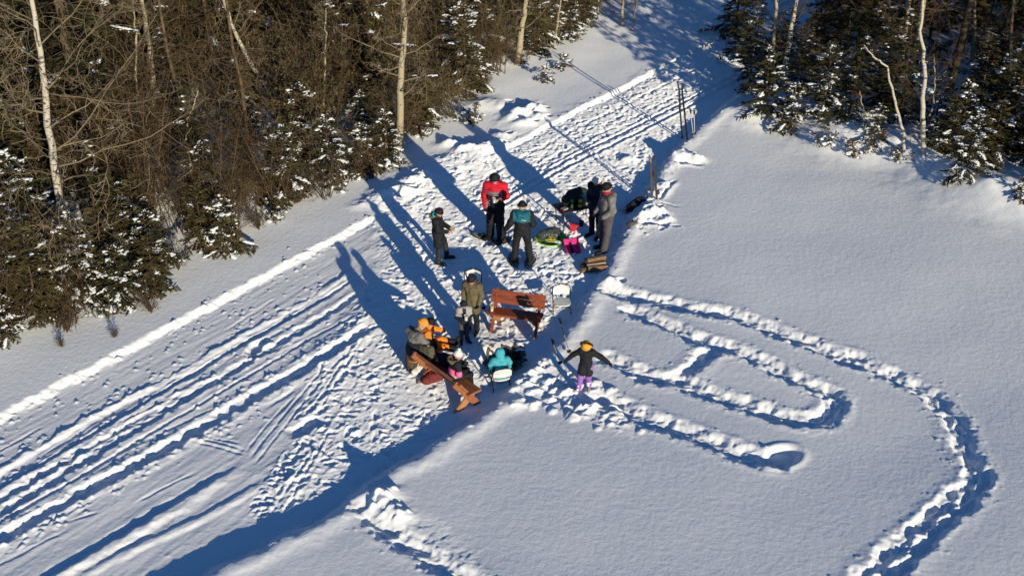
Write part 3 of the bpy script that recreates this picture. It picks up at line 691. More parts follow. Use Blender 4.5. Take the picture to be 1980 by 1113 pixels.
RF = {0: "small fir in the shade of the right forest", 2: "mid-height dark fir in the right forest", 3: "tall dark fir of the right forest, its top beyond the photo", 4: "tall dark fir deep in the right forest", 6: "tall sparse fir of the right forest with hardly any snow", 8: "tall fir of the right forest with a long bare trunk", 9: "bushy olive fir of the right forest with little snow"}
PLAB = ["tan-barked bare tree among the dark firs", "dark bare tree among the firs", "grey bare tree with fine twigs in the forest", "thin tan sapling in the forest understorey"]
SLAB = ["bare brown shrub under the forest trees", "bare tan shrub under the forest trees", "rusty low shrub under the forest trees", "snow-dotted bush under the forest trees", "tall bare brown brushwood under the forest trees", "low olive undergrowth at the foot of the forest trees", "tall olive undergrowth between the forest trees"]
cnt = dict(f=0, p=0, s=0)
def fill(kind, i, p, rz, sc, side, up):
    if cnt[kind] > (270 if kind == 's' else 235): return
    cnt[kind] += 1
    if kind == 'f': place(FIRS[i], p, rz, sc, used, (LF if side == 'left' else RF)[i], 'firs of the %s forest' % side)
    elif kind == 'p': place(POLES[i], p, rz, sc, used, PLAB[i]+" on the "+side, 'bare trees of the %s forest' % side, tilt=.06)
    else: place(SHR[i], p, rz, sc, used, SLAB[i]+" on the "+side, 'shrubs of the %s forest' % side)
for k in range(16000):
    x = rnd.uniform(-27, 6); y = rnd.uniform(17, 56)
    if not inview(x, y): continue
    d = sdist((x, y), EDGE_L)
    if d < .1 or d > 18: continue
    q = rnd.random(); sc = rnd.uniform(.75, 1.25); p = Vector((x, y, hz(x, y)-.05)); rz = rnd.uniform(0, 6.28)
    if d < 1.6:
        if q < .45 and ok(x, y, .75): fill('f', rnd.choice((0,9,9,0)), p, rz, sc*.8, 'left', 0)
        elif ok(x, y, .5): fill('s', rnd.choice((0,1,5,3,2,4)), p, rz, sc*.7, 'left', 0)
    elif d < 5:
        if q < .5 and ok(x, y, 1.15): fill('f', rnd.choice((0,2,2,9,3)), p, rz, sc, 'left', 0)
        elif q < .8 and ok(x, y, .75): fill('s', rnd.choice((0,1,1,6,4)), p, rz, sc, 'left', 0)
        elif ok(x, y, 1.1): fill('p', rnd.choice((3,3,1)), p, rz, sc, 'left', 0)
    else:
        if q < .55 and ok(x, y, 1.4): fill('f', rnd.choice((3,3,4,6,6,2,9,2)), p, rz, sc, 'left', 0)
        elif q < .75 and ok(x, y, 1.3): fill('p', rnd.choice((0,1,2)), p, rz, sc, 'left', 0)
        elif d < 15 and ok(x, y, .94): fill('s', rnd.choice((1,4,1,6)), p, rz, sc*1.1, 'left', 0)
cnt = dict(f=95, p=120, s=130)
for k in range(9000):
    x = rnd.uniform(7, 36); y = rnd.uniform(17, 56)
    d = -sdist((x, y), EDGE_R)
    if not inview(x, y) and not (abs(x) < (y*cP + CAMH*sP)*.4466 + 9 and d > 1): continue
    if d < .3 or d > 17: continue
    out = not inview(x-3, y)
    q = rnd.random(); sc = rnd.uniform(.75, 1.25); p = Vector((x, y, hz(x, y)-.05)); rz = rnd.uniform(0, 6.28)
    if out:
        if q < .6 and ok(x, y, 2.4): fill('f', rnd.choice((8,4,3)), p, rz, sc, 'right', 0)
    elif d < 2.2:
        if q < .5 and ok(x, y, 1.0): fill('f', rnd.choice((0,9,9,2,2)), p, rz, sc*.8, 'right', 0)
        elif q < .5 and ok(x, y, 1.0): fill('s', rnd.choice((2,3,0)), p, rz, sc*.7, 'right', 0)
    else:
        if q < .6 and ok(x, y, 1.35): fill('f', rnd.choice((3,4,6,2,6,8,9,3)), p, rz, sc, 'right', 0)
        elif q < .85 and ok(x, y, 1.3): fill('p', rnd.choice((0,1,1,2,3)), p, rz, sc, 'right', 0)
        elif q < .95 and ok(x, y, 1.2): fill('s', rnd.choice((4,0)), p, rz, sc, 'right', 0)
# ------------------------------------------------------------------ soft bodies: distance fields turned into one surface
def surfnet(F, o, h):
    ins = F < 0; nx, ny, nz = F.shape
    cnt = np.zeros((nx-1, ny-1, nz-1), np.int8)
    for i in (0,1):
        for j in (0,1):
            for k in (0,1): cnt += ins[i:nx-1+i, j:ny-1+j, k:nz-1+k]
    act = (cnt > 0) & (cnt < 8); ids = np.full(act.shape, -1, np.int64); cells = np.argwhere(act); ids[act] = np.arange(len(cells))
    acc = np.zeros((len(cells), 3)); num = np.zeros(len(cells)); ci, cj, ck = cells.T
    cor = [(i,j,k) for i in (0,1) for j in (0,1) for k in (0,1)]
    for a in cor:
        for ax in range(3):
            if a[ax]: continue
            b = list(a); b[ax] = 1
            fa = F[ci+a[0], cj+a[1], ck+a[2]]; fb = F[ci+b[0], cj+b[1], ck+b[2]]
            m = (fa < 0) != (fb < 0); t = np.where(m, fa/np.where(m, fa-fb, 1), 0)
            p = np.tile(np.array(a, float), (len(cells), 1)); p[:, ax] += t
            acc[m] += p[m]; num[m] += 1
    V = (cells + acc/num[:, None])*h + np.asarray(o)
    quads = []
    for ax in range(3):
        sl0 = [slice(None)]*3; sl1 = [slice(None)]*3; sl0[ax] = slice(0, -1); sl1[ax] = slice(1, None)
        A = ins[tuple(sl0)]; B = ins[tuple(sl1)]
        e = np.argwhere(A != B); u, v = [(1,2),(2,0),(0,1)][ax]
        e = e[(e[:,u] > 0) & (e[:,v] > 0) & (e[:,u] < F.shape[u]-1) & (e[:,v] < F.shape[v]-1)]
        q = []
        for du, dv in ((-1,-1),(0,-1),(0,0),(-1,0)):
            c = e.copy(); c[:,u] += du; c[:,v] += dv; q.append(ids[c[:,0], c[:,1], c[:,2]])
        q = np.stack(q, 1); fl = ~A[e[:,0], e[:,1], e[:,2]]; q[fl] = q[fl][:, ::-1]
        quads.append(q)
    Q = np.concatenate(quads); return V, Q[(Q >= 0).all(1)]
def sdf(prims, h, k=.03, cuts=(), subs=(), pad=.03, jit=0):
    """prims: (a, b, ra, rb) tapered capsules; cuts: (point, outward normal); subs: capsules taken away"""
    P = np.array([list(p[0])+[p[2]] for p in prims] + [list(p[1])+[p[3]] for p in prims])
    lo = (P[:,:3]-P[:,3:]).min(0)-pad; hi = (P[:,:3]+P[:,3:]).max(0)+pad
    n = np.ceil((hi-lo)/h).astype(int)+1; ax = [lo[i]+h*np.arange(n[i]) for i in range(3)]
    F = np.full(n, 1.0, np.float32)
    def cap(p, mrg):
        a = np.array(p[0], float); b = np.array(p[1], float); R = max(p[2], p[3])+mrg
        l = np.minimum(a, b)-R; u = np.maximum(a, b)+R; s_ = []
        for i in range(3):
            i0, i1 = np.searchsorted(ax[i], (l[i], u[i])); s_.append(slice(i0, max(i1, i0+1)))
        X = ax[0][s_[0]][:,None,None]-a[0]; Y = ax[1][s_[1]][None,:,None]-a[1]; Z_ = ax[2][s_[2]][None,None,:]-a[2]
        d = b-a; L2 = max(d @ d, 1e-9); t = np.clip((X*d[0]+Y*d[1]+Z_*d[2])/L2, 0, 1)
        return tuple(s_), np.sqrt((X-t*d[0])**2+(Y-t*d[1])**2+(Z_-t*d[2])**2) - (p[2]+(p[3]-p[2])*t)
    for p in prims:
        kk = p[4] if len(p) > 4 else k
        s_, d = cap(p, kk*2+2*h); f = F[s_]; hh = np.clip(.5+.5*(f-d)/kk, 0, 1)
        F[s_] = f*(1-hh)+d*hh - kk*hh*(1-hh)
    for p in subs:
        s_, d = cap(p, 3*h); F[s_] = np.maximum(F[s_], -d)
    for q, nrm in cuts:
        nrm = np.array(nrm, float); nrm /= np.linalg.norm(nrm)
        D = (ax[0][:,None,None]-q[0])*nrm[0] + (ax[1][None,:,None]-q[1])*nrm[1] + (ax[2][None,None,:]-q[2])*nrm[2]
        F = np.maximum(F, D)
    return surfnet(F, lo, h)
def add_sdf(name, VQ, mats, parent, region=None, wrinkle=0.0, seed=0):
    V, Q = VQ
    if not len(V): return None
    if wrinkle:
        r_ = np.random.RandomState(seed); ph = r_.rand(6, 3)*40; off = np.zeros(len(V))
        for i in range(6): off += np.sin(V @ (r_.randn(3)*(16+9*i)) + ph[i,0])/(1+.4*i)
        c = V.mean(0); d = V-c; d[:,2] *= .1; d /= np.linalg.norm(d, axis=1, keepdims=True)+1e-6
        V = V + d*(off*wrinkle)[:,None]
    me = bpy.data.meshes.new(name); me.from_pydata(V.tolist(), [], Q.tolist())
    me.polygons.foreach_set('use_smooth', [True]*len(me.polygons))
    if region is not None:
        c = V[Q].mean(1); me.polygons.foreach_set('material_index', region(c[:,0], c[:,1], c[:,2]).astype(np.int32))
    me.update(); return link_mesh(name, me, mats, parent)

def cloth(name, c, var=.18, rough=.75, spec=.2): return mat(name, c, rough, var, 14, .15, spec=spec)
M_SKIN = mat("skin", (.50, .27, .19), .55, .06, 20); M_EYE = mat("eye", (.02, .015, .012), .2, .1)
M_BLK = cloth("black_cloth", (.013, .013, .016)); M_CHAR = cloth("charcoal_cloth", (.030, .029, .032)); M_NAVY = cloth("navy_cloth", (.012, .017, .035))
M_BRNBLK = cloth("brown_black_cloth", (.0145, .0145, .018)); M_RED = cloth("red_cloth", (.52, .012, .030)); M_GREY = cloth("grey_cloth", (.17, .155, .15)); M_DGREY = cloth("dark_grey_cloth", (.075, .066, .072))
M_TEALD = cloth("deep_teal_cloth", (.012, .115, .155)); M_TEAL = cloth("teal_cloth", (.055, .36, .42)); M_OLIVE = cloth("olive_cloth", (.125, .100, .052)); M_ORANGE = cloth("orange_cloth", (.85, .22, .012)); M_YELLOW = cloth("golden_knit", (.78, .33, .02))
M_WHITE = cloth("white_knit", (.70, .66, .63), .08); M_PINK = cloth("pink_cloth", (.85, .13, .33)); M_PURPLE = cloth("purple_cloth", (.29, .12, .42)); M_LGREY = cloth("light_grey_cloth", (.34, .32, .31)); M_FUR = cloth("fur_trim", (.20, .145, .095), .35); M_FURD = cloth("dark_fur", (.07, .045, .03), .35)
M_HAIRB = cloth("brown_hair", (.13, .075, .035)); M_TURQ = cloth("turquoise_lining", (.03, .50, .58)); M_BOOT = cloth("black_rubber", (.012, .012, .013), .2, .5); M_BOOTG = cloth("pale_boot", (.45, .43, .40)); M_OLVP = cloth("olive_grey_cloth", (.10, .088, .058))
V3 = Vector
DEF = dict(pelvis=(0,0,.95), waist=(0,-.005,1.10), chest=(0,0,1.30), neck=(0,.0,1.47), head=(0,.03,1.615), shL=(-.185,-.01,1.42), shR=(.185,-.01,1.42), elL=(-.25,-.04,1.15), elR=(.25,-.04,1.15), wrL=(-.26,.09,.92), wrR=(.26,.09,.92),
           hipL=(-.095,0,.92), hipR=(.095,0,.92), knL=(-.11,.03,.50), knR=(.11,.03,.50), anL=(-.12,0,.09), anR=(.12,0,.09), toL=(-.15,.19,.045), toR=(.15,.19,.045))
def hand_prims(w, el, s, palm, curl=.6, rad=.0105, side=1):
    """palm, four fingers of unequal length with two bends and a thumb leaving the side of the palm"""
    d = (V3(w)-V3(el)).normalized(); n = V3(palm); n = (n - d*n.dot(d)).normalized(); x = d.cross(n)*side
    P = []; c = V3(w)
    for u in (-.03, -.01, .01, .03): P.append((c + d*.01 + x*u*.7*s, c + d*.085*s + x*u*s, .017*s, .015*s, .012))
    for u, L in ((-.034, .068), (-.012, .080), (.011, .075), (.033, .058)):
        a = c + d*.088*s + x*u*s; a1 = math.radians(70)*curl
        f1 = d*math.cos(a1)+n*math.sin(a1); b = a + f1*L*.5*s; a2 = a1*2.0
        f2 = d*math.cos(a2)+n*math.sin(a2); e = b + f2*L*.55*s
        P.append((a, b, rad*s, rad*.95*s, .004)); P.append((b, e, rad*.95*s, rad*.8*s, .004))
    t0 = c + d*.03*s - x*.03*s; t1 = t0 + (d*.6 - x*.7 + n*.45).normalized()*.042*s; t2 = t1 + (d*.8 - x*.1 + n*.6).normalized()*.034*s
    P.append((t0, t1, .014*s, .012*s, .006)); P.append((t1, t2, .012*s, .0095*s, .004))
    return P
def person(label, pos, face, height, J=None, jacket=None, pants=None, boots=M_BOOT, gloves=M_BLK, hat=None, pom=False, hood=None, hood_up=False, fur_up=False, fur=None, lining=None, hair=None, puff=1.0, hem=.80, skirt=0, bare=(), palmL=(1,.3,0), palmR=(-1,.3,0), curlL=.55, curlR=.55,
           jreg=None, preg=None, group='people round the fire', scarf=None, legw=1.0, mit=False, hatc=0.035, hatk=1.0, look=(0,1,-.25)):
    s = height/1.75; j = {k: V3(v) for k, v in DEF.items()}
    for k, v in (J or {}).items(): j[k] = V3(v)
    j = {k: v*s for k, v in j.items()}
    root = empty('person', pos, math.radians(face), label, 'person', group)
    hd = j['head']; R = .098*s*(1+max(0, 1.5-height)*.28); look = V3(look).normalized(); rt = look.cross(V3((0,0,1))).normalized(); up = rt.cross(look)
    H = lambda x, y, z: hd + rt*x*R + look*y*R + up*z*R
    # ---- body: one continuous figure under the clothes
    B = [(H(0,-.15,.25), H(0,.05,.2), R*.98, R*.9), (H(0,.25,-.35), H(0,.45,-.75), R*.72, R*.50), (j['neck']-V3((0,0,.03*s)), H(0,-.1,-.6), .058*s, .055*s),
         (H(0,.92,.02), H(0,1.10,-.28), R*.13, R*.17, .012), (H(-1.0,-.05,.05), H(-1.02,-.08,-.25), R*.15, R*.13, .012), (H(1.0,-.05,.05), H(1.02,-.08,-.25), R*.15, R*.13, .012), (H(-.28,.86,-.62), H(.28,.86,-.62), R*.12, R*.12, .012),
         (H(-.35,.84,.22), H(.35,.84,.22), R*.13, R*.13, .02),
         (j['shL'], j['shR'], .07*s, .07*s), (j['chest']+V3((-.07*s,0,0)), j['chest']+V3((.07*s,0,0)), .10*s, .10*s), (j['chest'], j['waist'], .12*s, .11*s), (j['waist'], j['pelvis'], .115*s, .12*s), (j['hipL'], j['hipR'], .09*s, .09*s)]
    for S_ in 'LR':
        B += [(j['sh'+S_], j['el'+S_], .048*s, .040*s), (j['el'+S_], j['wr'+S_], .040*s, .027*s), (j['hip'+S_], j['kn'+S_], .085*s, .055*s), (j['kn'+S_], j['an'+S_], .055*s, .038*s), (j['an'+S_], j['to'+S_], .038*s, .03*s)]
        if S_ in bare: B += hand_prims(j['wr'+S_], j['el'+S_], s, palmL if S_ == 'L' else palmR, curlL if S_ == 'L' else curlR, side=1 if S_ == 'R' else -1)
    add_sdf('body', sdf(B, .009 if bare else .011, .03), M_SKIN, root)
    for e in (-.36, .36):
        m = MB(); m.blob(H(e, .88, .02), (R*.13, R*.10, R*.10), 0); m.build('eye', M_EYE, root, True)
    # ---- jacket
    t = .030*puff*s; kk = .035*s
    A = [(j['shL'], j['shR'], .075*s+t, .075*s+t), (j['chest']+V3((-.08*s,0,0)), j['chest']+V3((.08*s,0,0)), .105*s+t, .105*s+t), (j['chest'], j['waist'], .125*s+t, .12*s+t),
         (j['waist']+V3((-.04*s,0,0)), j['pelvis']+V3((-.05*s,0,0)), .11*s+t, .115*s+t), (j['waist']+V3((.04*s,0,0)), j['pelvis']+V3((.05*s,0,0)), .11*s+t, .115*s+t), (j['neck']-V3((0,0,.05*s)), j['neck']+V3((0,.01,.05*s)), .085*s, .078*s)]
    if skirt: A += [(j['pelvis']+V3((-.06*s,0,0)), (j['hipL']+j['knL'])/2+V3((.01*s,0,.21*s-skirt)), .115*s+t, .105*s+t), (j['pelvis']+V3((.06*s,0,0)), (j['hipR']+j['knR'])/2+V3((-.01*s,0,.21*s-skirt)), .115*s+t, .105*s+t)]
    for S_ in 'LR': A += [(j['sh'+S_], j['el'+S_], .062*s+t*.9, .052*s+t*.9), (j['el'+S_], j['wr'+S_], .052*s+t*.9, .038*s+t*.7)]
    cuts = []
    for S_ in 'LR':
        pass
    jm = jacket if isinstance(jacket, list) else [jacket]
    add_sdf('jacket', sdf(A, .014, kk), jm, root, (lambda x, y, z: jreg(x/s, y/s, z/s)) if jreg else None, .0045, int(height*100))
    # ---- trousers
    T = [(j['hipL'], j['hipR'], .105*s, .105*s)]
    for S_ in 'LR': T += [(j['hip'+S_], j['kn'+S_], .105*s*legw, .078*s*legw), (j['kn'+S_], j['an'+S_]+V3((0,0,.02*s)), .078*s*legw, .074*s*legw)]
    pm = pants if isinstance(pants, list) else [pants]
    add_sdf('trousers', sdf(T, .014, .03*s), pm, root, (lambda x, y, z: preg(x/s, y/s, z/s)) if preg else None, .004, int(height*130))
    for S_ in 'LR':
        a, to, kn = j['an'+S_], j['to'+S_], j['kn'+S_]; f = (to-a); f.z = 0; f = f.normalized() if f.length > 1e-4 else V3((0,1,0))
        add_sdf('boot', sdf([(a+(kn-a).normalized()*.14*s, a, .062*s, .060*s), (a-f*.04*s-V3((0,0,.025*s)), to, .056*s, .050*s), (a-f*.05*s-V3((0,0,.06*s)), to+f*.02*s-V3((0,0,.02*s)), .036*s, .034*s, .01)], .011, .02*s), boots, root)
        if S_ not in bare:
            w_, e_ = j['wr'+S_], j['el'+S_]; d = (w_-e_).normalized()
            if mit: P = [(w_-d*.03*s, w_+d*.09*s, .040*s, .042*s), (w_+d*.03*s, w_+d*.07*s+V3((0,.035*s,.01*s)), .02*s, .018*s, .006)]
            else: P = [(w_-d*.05*s, w_, .040*s, .036*s, .015)] + [(q[0], q[1], q[2]+.004, q[3]+.004, q[4]) for q in hand_prims(w_, e_, s*1.02, palmL if S_ == 'L' else palmR, curlL if S_ == 'L' else curlR, side=1 if S_ == 'R' else -1)]
            add_sdf('glove', sdf(P, .0065, .01), gloves, root)
    if hat:
        q = H(0, .35, .28); o_ = [(H(0,-.12,.30), H(0,.05,.42), R*1.14*hatk, R*1.06*hatk), (H(0,-.12,.8), H(0,-.12,.8), R*.7*hatk, R*.7*hatk)]
        add_sdf('hat', sdf(o_, .009, .03, [(q, -(up+look*-.15))]), hat, root)
        hb = [(H(math.sin(a)*1.10*hatk, -.10+math.cos(a)*1.10*hatk, .33), H(math.sin(a+.4)*1.10*hatk, -.10+math.cos(a+.4)*1.10*hatk, .33), hatc*s*.7, hatc*s*.7) for a in [i*.3927 for i in range(16)]]
        add_sdf('hat_brim', sdf(hb, .008, .008), hat if not isinstance(hat, list) else hat[0], root)
        if pom: m = MB(); m.blob(H(0,-.2,1.75), (R*.5,)*3, .3); m.build('pompom', pom if pom is not True else hat, root)
    if hood:
        if hood_up:
            hs = [(H(0,-.2,.25), H(0,.1,.2), R*1.35, R*1.25), (H(0,-.15,-.6), H(0,.1,-.7), R*1.05, R*1.0), (j['neck']-V3((0,.02,.02)), H(0,-.1,-.5), .10*s, R*1.0)]
            add_sdf('hood', sdf(hs, .011, .04, (), [(H(0,.75,.05), H(0,1.9,-.15), R*.88, R*1.0), (H(0,.7,-.6), H(0,1.8,-.7), R*.7, R*.7)]), hood, root, None, .002, 5)
        else:
            n_ = j['neck']
            hs = [(n_+V3((-.11,-.10,.0))*s, n_+V3((.11,-.10,.0))*s, .055*s, .055*s), (n_+V3((-.06,-.14,-.03))*s, n_+V3((.06,-.14,-.03))*s, .06*s, .06*s), (n_+V3((-.115,-.08,.01))*s, n_+V3((-.09,.05,.0))*s, .045*s, .03*s), (n_+V3((.115,-.08,.01))*s, n_+V3((.09,.05,.0))*s, .045*s, .03*s)]
            add_sdf('hood', sdf(hs, .011, .03), hood, root, None, .002, 5)
        if lining: m = MB(); m.tube([j['neck']+V3((math.sin(a)*.10, -.06+math.cos(a)*.075*-1, .055+.03*math.cos(a)))*s for a in [i*.45-1.8 for i in range(9)]], .026*s, 6); m.build('hood_lining', lining, root, True)
        if fur:
            m = MB(); R2 = random.Random(3)
            for i in range(260):
                a = R2.uniform(-2.5, 2.5)
                if hood_up or fur_up: c = H(math.sin(a)*1.12*hatk, (.62 if hood_up else -.42)+R2.uniform(-.15,.15), .12+math.cos(a)*1.18*hatk); o2 = (rt*math.sin(a)+up*math.cos(a)).normalized()
                else: c = j['neck']+V3((math.sin(a)*.145, -.07-math.cos(a)*.12, .02+R2.uniform(-.02,.03)))*s; o2 = V3((math.sin(a), -math.cos(a), .5)).normalized()
                o2 = (o2+V3((R2.gauss(0,.5), R2.gauss(0,.5), R2.gauss(0,.5)))).normalized()
                x = o2.orthogonal().normalized()*.012; y = o2.cross(x); e = c+o2*R2.uniform(.04,.075)*s
                m.add([c-x-y, c+x-y, c+y*1.4, e], [(0,1,3),(1,2,3),(2,0,3)])
            m.build('fur_trim', fur, root)
    if hair:
        hs = [(H(-.75,-.2,0), H(-.85,.0,-1.5), R*.38, R*.28), (H(.75,-.2,0), H(.85,.0,-1.5), R*.38, R*.28), (H(0,-.75,0), H(0,-.95,-1.6), R*.6, R*.5), (H(-.45,-.6,0), H(-.5,-.75,-1.7), R*.5, R*.35), (H(.45,-.6,0), H(.5,-.75,-1.7), R*.5, R*.35)]
        add_sdf('hair', sdf(hs, .010, .03), hair, root, None, .003, 9)
    if scarf:
        n_ = j['neck']; add_sdf('scarf', sdf([(n_+V3((math.sin(a)*.085, math.cos(a)*.085, .03))*s, n_+V3((math.sin(a+.5)*.085, math.cos(a+.5)*.085, .03))*s, .036*s, .036*s) for a in [i*.4488 for i in range(14)]], .011, .02), scarf, root, None, .002, 3)
    root['s'] = 1; del root['s']
    return root, j, root.matrix_basis
def wpt(pos, face, v):
    return V3(pos) + Matrix.Rotation(math.radians(face), 3, 'Z') @ V3(v)
# ------------------------------------------------------------------ the people
# in a jacket's own frame x is to the wearer's right, y forward
pb = pick(849, 508)
R1 = dict(elL=(-.24,.06,1.16), wrL=(-.10,.30,1.10), elR=(.24,.06,1.16), wrR=(.12,.28,1.08), anL=(-.26,.18,.09), toL=(-.30,.37,.06), knL=(-.19,.16,.50), head=(0,.05,1.61))
person("person in a long black coat holding out a snack, hood with turquoise lining", pb, -98, 1.34, R1, jacket=M_BRNBLK, pants=M_CHAR, hat=M_BRNBLK, hood=M_FUR, lining=M_TURQ, fur=M_FUR, skirt=.20, bare=('L','R'), palmL=(1,0,.3), palmR=(-1,0,.3), puff=1.2, look=(.1,1,-.45))
hp = wpt(pb, -98, V3((.0,.43,1.07))*1.34/1.75)
m = MB(); m.box((0,0,0), (.10,.17,.035)); sn = m.build('snack', mat("toasted_bread", (.48,.27,.10), .8, .25, 30), bevel=.008)
m = MB(); m.box((0,-.05,0), (.112,.08,.045)); m.build('wrapper', M_WHITE, sn, bevel=.006); sn.location = hp; sn.rotation_euler = (.5,.2,.6); tag(sn, "tan snack in a white wrapper held by the person in the black coat", 'snack')
pb = pick(958, 463)
R2 = dict(elR=(.27,-.05,1.14), wrR=(.22,.12,.92), elL=(-.27,-.02,1.16), wrL=(-.13,.26,1.18), anL=(-.14,.05,.10), anR=(.13,-.05,.10), toL=(-.16,.24,.06), toR=(.22,.12,.06))
def regR(x, y, z):
    f = (y > .02)*(np.abs(x) < .185)
    g = f*(z < 1.33)*(z > .78); r = np.zeros(len(x)); r[g > 0] = 1
    r[(f > 0)*(x < .0)*(z < 1.22) > 0] = 2; r[(np.abs(x) < .18)*(z < .92) > 0] = 2; return r
person("person in a red and grey jacket facing us with a cup, on snowshoes", pb, 172, 1.66, R2, jacket=[M_RED, M_GREY, M_BRNBLK], jreg=regR, pants=M_BLK, hat=M_BLK, hood=M_RED, bare=('L',), palmL=(1,0,0), curlL=.75, look=(-.15,1,-.4), legw=1.3)
def cup(p, label, mb_, r=.04, h=.10, rot=(0,0,0), lid=None):
    c = MB(); c.lathe([(r*.72,0),(r*.75,.004),(r,h),(r*1.06,h),(r*1.06,h+.006),(r*.92,h+.006),(r*.9,h-.01),(r*.7,h-.02)], 14); o = c.build('cup', mb_, None, True); o.location = p; o.rotation_euler = rot
    c = MB(); c.lathe([(r*.85,h-.018),(r*.85,h-.012)], 12); c.build('drink' if not lid else 'lid', lid or mat("cocoa", (.10,.045,.02), .3), o); tag(o, label, 'cup'); return o
M_PAPER = mat("paper_cup", (.72,.70,.64), .5, .05)
cup(wpt(pb, 172, V3((-.03,.33,1.15))*1.66/1.75), "white cup in the raised hand of the person in red", M_PAPER)
P_RED = pb
pb = pick(1009, 509)
R3 = dict(anL=(-.20,.0,.10), anR=(.20,.05,.10), knL=(-.16,.04,.51), knR=(.16,.07,.51), toL=(-.22,.19,.06), toR=(.23,.24,.06), elL=(-.29,-.03,1.16), wrL=(-.42,.05,.93), elR=(.28,-.02,1.15), wrR=(.16,.20,1.10))
def regT(x, y, z): return np.where((z > 1.24+.10*np.clip(np.abs(x)-.1, 0, 1))*(np.abs(x) < .215), 1, 0)
T3, j3, _ = person("person in a black snowsuit with a teal yoke, back to us, on snowshoes", pb, -6, 1.50, R3, jacket=[M_BRNBLK, M_TEALD], jreg=regT, pants=M_BRNBLK, hat=M_BLK, hood=M_TEALD, puff=1.25, legw=1.15, look=(.1,1,-.2))
P_TEAL = pb
lg = MB()   # small slanted lettering on the yoke
for i, x in enumerate((-.045, -.015, .015, .045)):
    lg.box((x, 0, 0), (.008, .004, .026), Matrix.Rotation(.3, 3, 'Y'))
    if i < 3: lg.box((x+.012, 0, (.009, 0, -.009)[i]), (.020, .004, .007))
lo = lg.build('lettering', M_WHITE, T3); lo.location = V3((.055,-.157,1.315))*1.50/1.75; lo.rotation_euler = (math.radians(-8), 0, 0)
pb = pick(1151, 457)
person("person with a white knit hat and long brown hair, behind the grey jacket", pb, 140, 1.53, dict(elL=(-.22,.02,1.15), wrL=(-.08,.22,1.12), elR=(.22,.02,1.15), wrR=(.08,.24,1.10)), jacket=M_NAVY, pants=M_NAVY, hat=M_WHITE, hair=M_HAIRB, skirt=.05, puff=1.15, look=(0,1,-.35))
pb = pick(1170, 484)
person("tall person in a grey jacket and black beanie standing at the bank", pb, 112, 1.68, dict(elL=(-.25,-.02,1.15), wrL=(-.17,.16,.98), elR=(.25,.0,1.14), wrR=(.16,.20,.97), anL=(-.13,.10,.09), toL=(-.15,.29,.05)), jacket=M_GREY, pants=M_DGREY, hat=M_BLK, hood=M_GREY, scarf=cloth("red_neckwarmer", (.40,.03,.03)), puff=1.1, legw=1.2, look=(.15,1,-.4))
pb = pick(915, 641)
person("child in an olive parka and dark pompom hat beside the white chair", pb, 158, 1.31, dict(elL=(-.25,-.02,1.15), wrL=(-.22,.10,.95), elR=(.25,-.02,1.15), wrR=(.22,.10,.95)), jacket=M_OLIVE, pants=M_BLK, hat=M_BRNBLK, pom=M_BRNBLK, hood=M_OLIVE, skirt=.16, puff=.75, look=(.15,1,-.5))
pb = pick(898, 661)
def regB(x, y, z): return np.where((z > 1.22)*(np.abs(x) > .06)*(y > -.1), 1, 0)
person("small child in a navy jacket with white shoulders holding a cup", pb, 195, .92, dict(head=(0,.04,1.66), elL=(-.25,.0,1.14), wrL=(-.09,.24,1.16), elR=(.25,.0,1.14), wrR=(.09,.24,1.14), toL=(-.2,.16,.05)), jacket=[M_NAVY, M_LGREY], jreg=regB, pants=M_DGREY, hat=M_NAVY, hood=M_NAVY, puff=1.6, legw=1.15, palmL=(1,0,0), palmR=(-1,0,0), look=(0,1,-.35), mit=False)
cup(wpt(pb, 195, V3((0,.35,1.12))*.98/1.75), "paper cup in the hands of the small child in navy", M_PAPER)
pb = pick(1131, 752)
person("girl with an orange hat, black jacket and purple snow pants spreading her arms", pb, 165, 1.02, dict(head=(0,.05,1.65), shL=(-.18,0,1.42), shR=(.18,0,1.42), elL=(-.43,-.02,1.29), wrL=(-.72,.04,1.16), elR=(.39,.0,1.25), wrR=(.60,.06,1.05), anR=(.17,.20,.12), toR=(.27,.37,.10), knR=(.13,.16,.52), anL=(-.10,-.12,.09)),
       jacket=M_BRNBLK, pants=[M_PURPLE, M_SNOW], preg=lambda x, y, z: np.where((z < .30)*(np.sin(x*47)+np.sin(y*39+1)+np.sin(z*52) > .5), 1, 0), boots=M_BOOTG, hat=M_YELLOW, hood=M_BLK, fur_up=True, fur=M_FURD, skirt=.14, puff=1.3, legw=1.25, look=(0,1,-.95), hatk=1.22)
